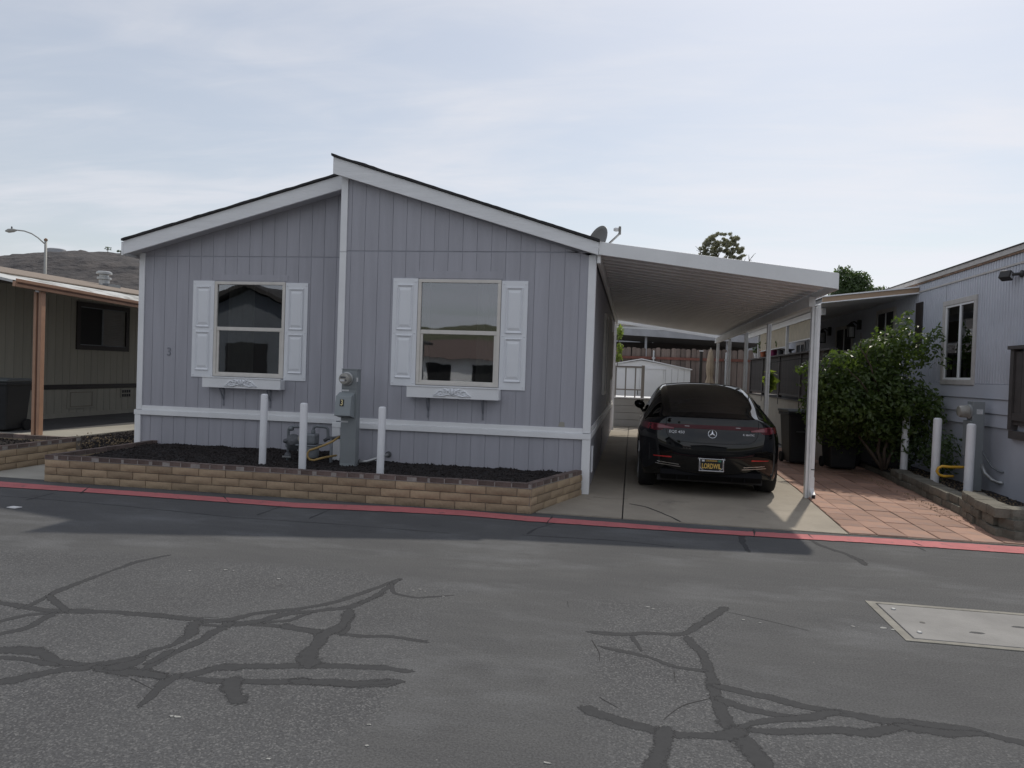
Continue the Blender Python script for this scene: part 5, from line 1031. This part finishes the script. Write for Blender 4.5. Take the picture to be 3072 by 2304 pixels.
for k in range(NR):
    for i, s in enumerate(SV):
        if abs(s) == 1: rear[k][i] = side[int(s)][0][k]; front[k][i] = side[int(s)][ns-1][k]
        else:
            ey = side_pt(0, k, 1)[1]; rear[k][i] = V((rearw[k]*s, reary[k]+(ey-reary[k])*abs(s)**3.2, rearz[k]))
            ez = side_pt(ns-1, k, 1); front[k][i] = V((ez[0]*s, ez[1]+.18*(1-abs(s)**2.5), ez[2]+(.02 if k > 7 else 0)*(1-s*s)))
for j in range(ns):
    for i, s in enumerate(SV):
        if abs(s) == 1: top_[j][i] = side[int(s)][j][10]
        elif j == 0: top_[j][i] = rear[10][i]
        elif j == ns-1: top_[j][i] = front[10][i]
        else: y, W, bx, bz, mx, mz, ex, ez, cr = stn[j]; top_[j][i] = V((ex*s, y-(.0 if j > 3 else (.30-.085)*(1-abs(s)**3.2)*(1-j/4)), ez+cr*(1-abs(s)**2.2)))
def F(a, b, c, d, m=0): cf.append((a, b, c, d)); cm.append(m)
for k in range(NR-1):
    for i in range(8): F(rear[k][i], rear[k][i+1], rear[k+1][i+1], rear[k+1][i]); F(front[k][i], front[k+1][i], front[k+1][i+1], front[k][i+1])
for j in range(ns-1):
    for i in range(8):
        m = 0
        if 0 < i < 7:
            if 1 <= j <= 9: m = 1
            elif 12 <= j <= 15: m = 2
            elif 9 < j < 12: m = 1
        F(top_[j][i], top_[j][i+1], top_[j+1][i+1], top_[j+1][i], m)
    for s in (-1, 1):
        for k in range(NR-1):
            m = 3 if (k == 8 or k == 9) and 4 <= j <= 14 else 0
            F(side[s][j][k], side[s][j][k+1], side[s][j+1][k+1], side[s][j+1][k], m)
me = bpy.data.meshes.new('cage'); me.from_pydata(cv_, [], cf); me.polygons.foreach_set('material_index', cm)
for _ in range(4): me.materials.append(MT['car_paint'])
bm = bmesh.new(); bm.from_mesh(me); bmesh.ops.recalc_face_normals(bm, faces=bm.faces); 
cl_ = bm.edges.layers.float.get('crease_edge') or bm.edges.layers.float.new('crease_edge')
bm.verts.ensure_lookup_table()
for i in range(8):
    e = bm.edges.get((bm.verts[rear[10][i]], bm.verts[rear[10][i+1]]))
    if e: e[cl_] = .85
bm.to_mesh(me); bm.free()
co = bpy.data.objects.new('cage', me); COL.objects.link(co); sm = co.modifiers.new('s', 'SUBSURF'); sm.levels = 2; sm.render_levels = 2
dg = bpy.context.evaluated_depsgraph_get(); dg.update(); ev = bpy.data.meshes.new_from_object(co.evaluated_get(dg)); bpy.data.objects.remove(co)
polys = [(tuple(p.vertices), p.material_index) for p in ev.polygons]; vco = [tuple(v.co) for v in ev.vertices]
BV = BVHTree.FromPolygons(vco, [p[0] for p in polys])
def sub(idx, name, m):
    use = [p[0] for p in polys if p[1] == idx]; mp = {}; vs = []; fs = []
    for f in use:
        q = []
        for v in f:
            if v not in mp: mp[v] = len(vs); vs.append(vco[v])
            q.append(mp[v])
        fs.append(tuple(q))
    me = bpy.data.meshes.new(name); me.from_pydata(vs, [], fs); me.polygons.foreach_set('use_smooth', [True]*len(fs)); me.update()
    return link(name, me, m, CAR, local=True)
body = sub(0, 'body', 'car_paint'); rw = sub(1, 'rear_window', 'car_glass'); ws = sub(2, 'windshield', 'car_glass'); sw = sub(3, 'side_window', 'car_glass')
CPs = []
def hy(x, z, off=.004):
    h = BV.ray_cast(Vector((x, -1, z)), Vector((0, 1, 0)))
    return (h[0]+h[1]*off*(1 if h[1].y < 0 else -1)) if h[0] else Vector((x, .3, z))
def rstrip(name, rows, m, par=body, off=.004):   # rows: list of (x, z_low, z_high) laid on the tail surface
    vs = []
    for x, a, b in rows: vs += [hy(x, a, off), hy(x, (a+b)/2, off*1.3), hy(x, b, off)]
    fs = [(i*3+k, i*3+k+1, i*3+4+k, i*3+3+k) for i in range(len(rows)-1) for k in range(2)]
    return MB().add(vs, fs).build(name, m, par, smooth=True)
def rline(name, pts, r, m, par=body, off=.001, dens=.02):
    q = []
    for (x0, z0), (x1, z1) in zip(pts, pts[1:]):
        n = max(1, int(math.hypot(x1-x0, z1-z0)/dens)); q += [hy(x0+(x1-x0)*i/n, z0+(z1-z0)*i/n, off) for i in range(n)]
    q.append(hy(*pts[-1], off)); return MB().tube(q, r, 6).build(name, m, par, smooth=True)
# light band and corner lamps
def band(x): ax = abs(x); return (.928-.018*max(0, ax-.45)/.3, .982-.010*(ax/.75)**2)
xsb = [-.60+i*.04 for i in range(31)]; rstrip('light_bar', [(x, *band(x)) for x in xsb], 'tail_red')
for s in (-1, 1):
    rs_ = [(s*(.61+i*.018), *band(.61+i*.018)) for i in range(10)]; tl = rstrip('tail_light', [(x, a-.035*min(1, i/4), b-.004*i/4) for i, (x, a, b) in enumerate(rs_)], 'tail_red', CAR and body)
    vs = []
    for i in range(9):
        t = i/8; o_ = Vector((s*(1.05+.62*t), -.35+.30*t, 0)); 
        for z in (.885+.010*t, .927, .972-.006*t):
            h = BV.ray_cast(Vector((o_.x, o_.y, z)), Vector((-s*.6, .8, 0)).normalized()); q_ = h[0]; n_ = h[1] if h[1].dot(Vector((s, -1, 0))) > 0 else -h[1]; vs.append(q_+n_*.004)
    MB().add(vs, [(i*3+k, i*3+k+1, i*3+4+k, i*3+3+k) for i in range(8) for k in range(2)]).build('side_lamp', 'tail_red_bright', tl, smooth=True)
    rstrip('lamp_core', [(s*(.50+i*.02), .910+.0*i, .925+.004*i) for i in range(12)], 'tail_red_bright', tl, .007)
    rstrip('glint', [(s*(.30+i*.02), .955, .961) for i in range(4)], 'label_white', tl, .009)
    rstrip('reflector', [(s*(.52+i*.02), .520+.002*i*0, .540-.0008*i) for i in range(13)], 'reflector_red', body, .004)
    for dz in (0, .030): rstrip('chrome_strip', [(s*((.40 if dz == 0 else .42)+i*.022), .402+dz+.0012*i, .4095+dz+.0012*i) for i in range(16 if dz == 0 else 14)], 'chrome', body, .004)
    MB().lathe([(.31, -.11), (.345, -.12), (.365, -.09), (.367, 0), (.365, .09), (.345, .12), (.31, .11)], (s*.835, AX[0], RWH), 'x', 40).build('tyre', 'tyre', CAR, smooth=True, local=True)
    MB().lathe([(.31, -.11), (.31, .11)], (s*.835, AX[1], RWH), 'x', 40)
    wf = MB().lathe([(.31, -.11), (.345, -.12), (.365, -.09), (.367, 0), (.365, .09), (.345, .12), (.31, .11)], (s*.835, AX[1], RWH), 'x', 40).build('tyre', 'tyre', CAR, smooth=True, local=True)
    for a in AX:
        rim = MB().lathe([(.305, -.10), (.305, .10)], (s*.835, a, RWH), 'x', 32).build('rim', 'car_trim', CAR, auto=True, local=True); sp = MB()
        for t in range(5): an = t*2*math.pi/5; sp.tube([(s*.94, a+.05*math.cos(an), RWH+.05*math.sin(an)), (s*.945, a+.29*math.cos(an), RWH+.29*math.sin(an))], .03, 6)
        sp.build('spokes', 'galv', rim)
    # mirror
    mb = MB(); cx_, cy_, cz_ = s*.985, 3.05, 1.115; prof = []
    vs = []; n1_, n2_ = 12, 7
    for j in range(n2_+1):
        t = -1+2*j/n2_
        for i in range(n1_): a = i*2*math.pi/n1_; r = math.sqrt(max(.02, 1-abs(t)**2.6)); vs.append((cx_+.095*r*math.cos(a), cy_+.07*t+.02, cz_+.078*r*math.sin(a)+.012*math.cos(a)*s))
    mb.add(vs, [(j*n1_+i, j*n1_+(i+1) % n1_, (j+1)*n1_+(i+1) % n1_, (j+1)*n1_+i) for j in range(n2_) for i in range(n1_)] + [tuple(range(n1_)), tuple(n2_*n1_+i for i in range(n1_))]); mi = mb.build('mirror', 'car_paint', CAR, smooth=True, local=True)
    MB().tube([(s*.97, 3.10, 1.06), (s*.92, 3.12, 1.0), (s*.88, 3.13, .96)], .025, 8, rs=[.02, .026, .035]).build('mirror_arm', 'car_paint', mi, smooth=True)
# hatch seam
rline('hatch_seam', [(-.605, 1.06), (-.605, .90), (-.598, .86), (-.575, .815), (-.53, .775), (-.47, .755), (-.2, .742), (.2, .742), (.47, .755), (.53, .775), (.575, .815), (.598, .86), (.605, .90), (.605, 1.06)], .0035, 'black')
rline('bumper_crease', [(-.78, .60), (-.5, .575), (-.36, .56), (.36, .56), (.5, .575), (.78, .60)], .004, 'car_trim'); rline('lower_chrome', [(-.70, .375), (-.5, .362), (.5, .362), (.70, .375)], .0035, 'car_trim')
# diffuser and underside
MB().prism([(.07, .30), (.15, .225), (.7, .20), (.7, .34), (.12, .36)], 'x', -.66, .66).build('diffuser', 'car_trim', CAR, local=True)
MB().box(-.70, .70, .3, 5.0, .18, .30).build('underbody', 'black', CAR, local=True)
for x in (.28, .44, -.28, -.44): MB().box(x-.006, x+.006, .08, .3, .235, .30).build('diffuser_fin', 'car_trim', CAR, local=True)
# number plate
pc = hy(0, .455, 0); py_ = pc.y-.012
pl = MB().box(-.152, .152, py_, py_+.006, .378, .532).build('number_plate', 'plate_black', CAR, bevel=.004, local=True)
fr = MB(); fr.box(-.163, .163, py_-.006, py_+.004, .366, .380); fr.box(-.163, .163, py_-.006, py_+.004, .527, .539); fr.box(-.163, -.150, py_-.006, py_+.004, .380, .527); fr.box(.150, .163, py_-.006, py_+.004, .380, .527); fro = fr.build('plate_frame', 'chrome', pl, bevel=.003)
for sx in (-1, 1):     # palm motifs in the corners of the chrome frame
    pa_ = MB(); pa_.tube([(sx*.148, py_-.004, .39), (sx*.142, py_-.005, .44), (sx*.150, py_-.005, .50), (sx*.158, py_-.005, .535)], .004, 5)
    for a in range(5): an = R(-20+a*55); pa_.tube([(sx*.155, py_-.005, .535), (sx*.155+.018*math.cos(an), py_-.006, .535+.016*math.sin(an)), (sx*.155+.026*math.cos(an), py_-.006, .532+.012*math.sin(an))], .003, 5)
    pa_.tube([(sx*.10, py_-.004, .385), (sx*.125, py_-.005, .395), (sx*.145, py_-.004, .42)], .004, 5); pa_.build('frame_palm', 'chrome', fro, smooth=True)
text('plate_state', 'CALIFORNIA', .026, 'plate_gold', pl, (0, py_-.0015, .510), .0006, .0003, 1.0); text('plate_text', 'LORDWIL', .096, 'plate_gold', pl, (0, py_-.0015, .436), .0008, .0006, .585)
MB().box(.088, .125, py_-.0025, py_-.0005, .498, .522).build('plate_sticker', 'plate_green', pl); MB().box(-.125, -.09, py_-.0025, py_-.0005, .498, .522).build('plate_sticker', 'label_white', pl)
# badges
ec = hy(0, .868, .003); nrm = (hy(0, .89, 0)-hy(0, .846, 0)); tilt = math.atan2(nrm.y, nrm.z); RX = Matrix.Rotation(-tilt, 4, 'X')
em = MB(Matrix.Translation(ec) @ RX); ring = [(.055*math.cos(a*2*math.pi/32), -.002, .055*math.sin(a*2*math.pi/32)) for a in range(33)]; em.tube(ring, .0042, 6, False)
for a in (90, 210, 330):
    an = R(a); u_1 = Vector((math.cos(an), 0, math.sin(an))); v_1 = Vector((-math.sin(an), 0, math.cos(an)))
    em.add([u_1*.052+Vector((0, -.002, 0)), v_1*.011+u_1*.006+Vector((0, -.002, 0)), -v_1*.011+u_1*.006+Vector((0, -.002, 0)), Vector((0, -.008, 0))], [(0, 1, 3), (0, 3, 2), (1, 2, 3)])
em.build('emblem', 'chrome', body, smooth=False)
for nm, tx, sz, x, z, sx in (('badge', 'EQS 450', .052, -.462, .872, 1.15), ('badge', 'MATIC', .033, .492, .868, 1.25), ('badge', '4', .044, .405, .870, 1.0)):
    c_ = hy(x, z, .004); c2 = hy(x+.06, z, .004); c1 = hy(x-.06, z, .004); yaw = math.atan2(c2.y-c1.y, c2.x-c1.x); text(nm, tx, sz, 'badge_silver', body, c_, .0015, .0006, sx, rot=Matrix.Rotation(yaw, 4, 'Z') @ RX)
# cabin
it = MB(); it.box(-.62, .62, 1.5, 3.9, .35, .40); it.build('cabin_floor', 'interior', CAR, local=True)
for x in (-.38, .38):
    s_ = MB().box(x-.26, x+.26, 2.55, 2.72, .5, 1.12).build('front_seat', 'interior', CAR, bevel=.08, seg=3, local=True); MB().box(x-.13, x+.13, 2.56, 2.66, 1.13, 1.30).build('headrest', 'interior', s_, bevel=.04, seg=3)
MB().box(-.64, .64, 1.30, 1.62, .4, 1.0).build('rear_bench', 'interior', CAR, bevel=.06, seg=3, local=True)
MB().box(-.13, .13, 3.28, 3.31, 1.30, 1.37).build('rear_view_mirror', 'interior', CAR, bevel=.01, local=True); MB().box(-.62, .62, 3.55, 3.9, .6, .98).build('dashboard', 'interior', CAR, bevel=.04, local=True)
# ================================================================== PLANTS
def limbs(mb, base, dirs, r0, rg, depth=2):
    for d, l in dirs:
        d = Vector(d).normalized(); pts = [Vector(base)]; p = Vector(base)
        for k in range(4): p = p + d*l/4 + Vector((rg.uniform(-1, 1), rg.uniform(-1, 1), rg.uniform(-.3, .6)))*l*.05; pts.append(p.copy())
        mb.tube(pts, r0, 6, True, [r0*(1-.18*k) for k in range(5)])
        if depth > 1:
            for t in (2, 3, 4):
                limbs(mb, pts[t], [(d + Vector((rg.uniform(-.9, .9), rg.uniform(-.9, .9), rg.uniform(-.2, .7))), l*.5)], r0*.5, rg, depth-1)
rg = random.Random(31)
SHR = thing('citrus_shrub', (4.6, 3.6, .1), 'large dense citrus shrub with glossy leaves in front of the right home', 'shrub')
mb = MB(); limbs(mb, (4.95, 3.75, .1), [((.1, -.05, 1), 1.5), ((-.6, -.1, .8), 1.4), ((.5, -.1, .9), 1.2), ((-.2, -.3, 1), 1.5)], .035, rg, 3); mb.build('trunk', 'bark', SHR, smooth=True)
bl = [((4.35, 3.55, 1.52), (.62, .60, .52)), ((4.85, 3.45, 1.45), (.55, .55, .55)), ((4.78, 3.5, 2.05), (.46, .42, .50)), ((5.0, 3.4, 2.45), (.26, .26, .40)), ((5.28, 3.3, 2.2), (.34, .30, .36)), ((5.50, 3.2, 2.42), (.13, .14, .26)), ((5.08, 3.3, 2.83), (.08, .08, .14)), ((4.62, 3.3, 2.5), (.09, .09, .12)), ((4.3, 3.3, 2.25), (.08, .1, .1)), ((3.95, 3.3, 2.05), (.1, .1, .12)), ((5.6, 3.1, 2.0), (.1, .1, .12)), ((3.5, 3.6, 1.6), (.1, .1, .1)),
      ((3.92, 3.5, 1.55), (.36, .42, .50)), ((3.60, 3.75, 1.85), (.24, .22, .16)), ((4.25, 3.3, 1.15), (.55, .45, .32)), ((5.2, 3.3, 1.35), (.45, .45, .40)), ((4.12, 3.4, 2.0), (.40, .36, .22)), ((4.55, 3.4, 2.2), (.30, .28, .22)), ((5.42, 3.0, 1.2), (.20, .25, .30)), ((4.98, 3.0, 1.22), (.16, .2, .18)), ((4.2, 3.75, .95), (.6, .5, .3)), ((4.8, 3.7, .95), (.5, .5, .35)), ((5.25, 3.6, .9), (.4, .45, .35)), ((3.95, 3.9, 1.1), (.42, .4, .4)), ((4.5, 4.1, .75), (.7, .35, .4)), ((4.75, 3.35, .95), (.4, .3, .3)), ((3.75, 3.6, 1.25), (.25, .3, .35)), ((5.05, 3.9, .6), (.3, .4, .4))]
leafcloud('foliage', bl, 15500, .047, 'leaf_citrus', SHR, 7, .28, .35, .5)
# understorey in the right bed
US = thing('low_bush', (5.35, 2.9, .1), 'dark low bush behind the white bollards at right home', 'shrub')
leafcloud('foliage', [((5.42, 2.75, .55), (.26, .5, .40)), ((5.30, 3.6, .6), (.35, .5, .45))], 1300, .045, 'leaf_dark', US, 8, .3); MB().tube([(5.4, 2.9, .1), (5.4, 2.9, .7)], .02, 6).build('stem', 'bark', US)
# bush seen through the car
CB = thing('low_bush', (2.0, 14.6, 0), 'sunlit green bush seen through the windows of the black car', 'shrub')
leafcloud('foliage', [((1.9, 14.7, .75), (.55, .3, .62))], 700, .07, 'leaf_bright', CB, 12, .3); MB().tube([(1.9, 14.7, 0), (1.9, 14.7, .8)], .025, 6).build('stem', 'bark', CB)
# far trees over the carport and awning
def tree(name, base, h, blobs, n, ls, leaf, label, r0, seed, dirs, shell=.3):
    t = thing(name, base, label, 'tree'); g = random.Random(seed); m_ = MB(); b = Vector(base); top = b+Vector((0, 0, h))
    m_.tube([b, b.lerp(top, .5)+Vector((g.uniform(-.1, .1), 0, 0)), top], r0, 8, True, [r0, r0*.8, r0*.6]); limbs(m_, top, dirs, r0*.5, g, 3); m_.build('trunk', 'bark', t, smooth=True)
    leafcloud('crown', blobs, n, ls, leaf, t, seed, shell); return t
tb = []
g = random.Random(5)
for k in range(120):
    a = R(g.uniform(-8, 188)); rr = math.sqrt(g.uniform(.06, 1.0)); tb.append(((8.45+2.1*rr*math.cos(a), 60+g.uniform(-1.2, 1.2), 13.0+2.35*rr*math.sin(a)), (g.uniform(.16, .30), .4, g.uniform(.14, .24))))
for k in range(8): tb.append(((6.3+k*.5, 60, 12.4+g.uniform(-.3, .2)), (.45, .5, .3)))
tree('sparse_tree', (8.4, 60, 0), 10.8, tb, 16000, .085, 'leaf_olive', 'airy olive green tree rising above the white carport roof', .3, 4, [((math.cos(R(a)), .1, max(.25, math.sin(R(a)))), 2.3) for a in (8, 35, 62, 90, 118, 145, 172)])
tb = [((14.4, 40, 7.2), (1.35, 1.0, 1.5)), ((14.0, 40, 8.35), (.85, .8, .95)), ((14.9, 40, 8.2), (.8, .7, .75)), ((16.0, 40, 7.2), (1.0, .8, .85)), ((15.5, 40, 6.6), (.9, .9, .6)), ((13.2, 40, 8.1), (.3, .4, .20)), ((12.3, 40, 8.62), (.35, .3, .12)), ((14.2, 40, 5.9), (1.6, 1.2, 1.0)), ((16.6, 40, 6.5), (.5, .6, .45))]
tree('dense_tree', (14.5, 40, 0), 5.2, tb, 11000, .13, 'leaf_dark', 'dense dark green tree behind the awning at right', .25, 6, [((.2, 0, 1), 2.2), ((-.5, 0, 1), 2), ((.8, 0, .8), 2)], .45)
# ================================================================== HILL, TANK, LAMP
rid = [(-1300, 40), (-900, 52), (-700, 61), (-555, 68.3), (-467, 72.2), (-445, 75), (-427, 77.2), (-406, 77.5), (-379, 78.2), (-351, 75.3), (-320, 72), (-280, 66), (-220, 52), (-150, 34), (-60, 12), (40, -2)]
mb = MB(); q = []; nx_, ny_ = 330, 60
def rz(x):
    for (a, za), (b, zb_) in zip(rid, rid[1:]):
        if a <= x <= b: return za+(zb_-za)*(x-a)/(b-a)
    return 0
for j in range(ny_+1):
    for i in range(nx_+1):
        x = -1200+i*1240/nx_; t = j/ny_; y = 170+280*t; pr = (y/450)**1.04*min(1, t/.55)**.8; z = rz(x)*pr + (3*noise.noise((x*.012, y*.012, 0))+1.5*noise.noise((x*.05, y*.05, 0)))*math.sin(t*math.pi)*.9+ 1.1*noise.noise((x*.13, y*.1, 4))+.7*noise.noise((x*.31, y*.22, 9)) - 3*(1-t); q.append((x*(.55+.45*t), y, z))
for i in range(nx_+1): x = -1200+i*1240/nx_; q.append((x, 620, rz(x)*.3-5))
mb.add(q, [(j*(nx_+1)+i, j*(nx_+1)+i+1, (j+1)*(nx_+1)+i+1, (j+1)*(nx_+1)+i) for j in range(ny_+1) for i in range(nx_)])
struct(mb.build('hill', 'hill', smooth=True), 'dark brush covered hill behind the tan home')
tk = thing('water_tank', (-401, 430, 72), 'pale flat water tank on top of the dark hill', 'water tank'); MB().lathe([(5.8, 0), (5.8, 5.6), (5.4, 5.9)], (-401, 430, 70.6), n=24).build('shell', 'far_house', tk, auto=True); MB().lathe([(5.9, 5.4), (5.9, 5.7)], (-401, 430, 70.6), n=24).build('rim', 'shed_white', tk)
for i, (x, z, h, lab) in enumerate(((-360.6, 73.5, 5.2, 'taller lone tree on the hilltop above the roof vent'), (-350.6, 73.5, 2.3, 'short dark tree on the hilltop beside the white eave'))):
    t = thing('hilltop_tree', (x, 430, z), lab, 'tree', 'small trees on the hilltop'); MB().tube([(x, 430, z-2), (x+.2, 430, z+h*.5), (x-.3, 430, z+h*.8)], .22, 6).build('trunk', 'bark', t)
    g = random.Random(i+2); leafcloud('crown', [((x+g.uniform(-2, 2)*(1 if i == 0 else 1.3), 430+g.uniform(-.5, .5), z+h*g.uniform(.5, 1)), (.85, .6, .45)) for _ in range(9)], 260, .35, 'leaf_dark', t, i+20, .1)
def toward(p, k=.68): p = Vector(p); return CP+(p-CP)*k
LP = thing('street_lamp', (-40.4, 34.3, 0), 'grey street lamp with curved arm above the tan home', 'street lamp')
a = toward((-59.72, 55, 13.45)); MB().tube([(a.x, a.y, 0), (a.x, a.y, 5), a], .1, 10, True, [.12, .10, .085]).build('pole', 'lamp_pole', LP, smooth=True); MB().lathe([(.10, 0), (.12, .03), (.12, .12), (.03, .2)], a, n=10).build('finial', 'rust', LP, auto=True)
ar = [toward(p) for p in ((-59.9, 55, 13.2), (-60.6, 55, 13.75), (-61.4, 55, 14.2), (-62.3, 55, 14.48), (-63.3, 55, 14.58))]; MB().tube(ar, .045, 8).build('arm', 'lamp_pole', LP, smooth=True)
h0, h1 = toward((-63.2, 55, 14.56)), toward((-64.55, 55, 14.48)); mb = MB(); mb.tube([h0, h0.lerp(h1, .3), h0.lerp(h1, .7), h1], .12, 10, True, [.05, .13, .15, .05]); hd = mb.build('luminaire', 'lamp_pole', LP, smooth=True); p = h0.lerp(h1, .45); MB().lathe([(.05, 0), (.05, .16), (.02, .2)], (p.x, p.y, p.z+.1), n=8).build('photocell', 'pipe_dark', hd)
# ================================================================== ACROSS THE STREET (behind the viewer, seen only as reflections in the panes and the car)
OH = thing('house', (-14.7, -20, 0), 'dark blue-grey gabled house reflected in the left street window', 'house')
MB().prism([(-18.7, 0), (-10.8, 0), (-10.8, 3.0), (-14.6, 4.5), (-18.7, 3.0)], 'y', -28, -15.6).build('wall', 'dark_gable', OH); MB().prism([(-19.2, 2.9), (-14.6, 4.62), (-10.3, 2.9), (-10.3, 3.05), (-14.6, 4.8), (-19.2, 3.05)], 'y', -28.3, -15.1).build('roof', 'dark_roof', OH)
w_ = MB().box(-15.6, -13.8, -15.59, -15.54, 1.0, 2.4).build('window', 'interior', OH)
OH2 = thing('house', (3, -21, 0), 'dark low house across the street reflected in the black car', 'house')
MB().prism([(-2.6, 0), (6.5, 0), (6.5, 2.7), (2, 3.6), (-2.6, 2.7)], 'y', -30, -19).build('wall', 'dark_gable', OH2); MB().prism([(-3, 2.65), (2, 3.75), (6.9, 2.65), (6.9, 2.8), (2, 3.9), (-3, 2.8)], 'y', -30.3, -18.5).build('roof', 'dark_roof', OH2)
OH3 = thing('house', (-15, -50, 0), 'white house with red roof reflected in the right street window', 'house')
MB().prism([(-24, 0), (-9, 0), (-9, 2.6), (-24, 2.6)], 'y', -60, -50).build('wall', 'shed_white', OH3); MB().prism([(-61, 2.55), (-49, 2.55), (-55, 4.4)], 'x', -25, -8).build('roof', 'red_roof', OH3)
for x in (-21, -17, -13): MB().box(x, x+2.2, -50-.0+.001, -49.95, .2, 2.1).build('garage_door', 'interior', OH3)
mb = MB(); q = []
for j in range(21):
    for i in range(61):
        x = -700+i*20; t = j/20; q.append((x, -110-300*t, (24+5*math.sin(x*.006+1)+4*noise.noise((x*.01, t*3, 0)))*math.sin(t*math.pi/2)**1.3-1))
mb.add(q, [(j*61+i, j*61+i+1, (j+1)*61+i+1, (j+1)*61+i) for j in range(20) for i in range(60)]); struct(mb.build('grass_hill', 'grass_hill', smooth=True))
OT = thing('palm_like_tree', (-13.0, -22, 0), 'dark tree reflected in the left street window', 'tree')
MB().tube([(-14.4, -29.5, 0), (-14.3, -29.5, 3), (-14.4, -29.5, 6)], .18, 8).build('trunk', 'bark', OT); leafcloud('crown', [((-14.6, -29.5, 6.3), (1.8, 1.5, 1.4)), ((-16, -29.5, 6.8), (1.2, 1.2, 1))], 900, .22, 'leaf_dark', OT, 44, .2)
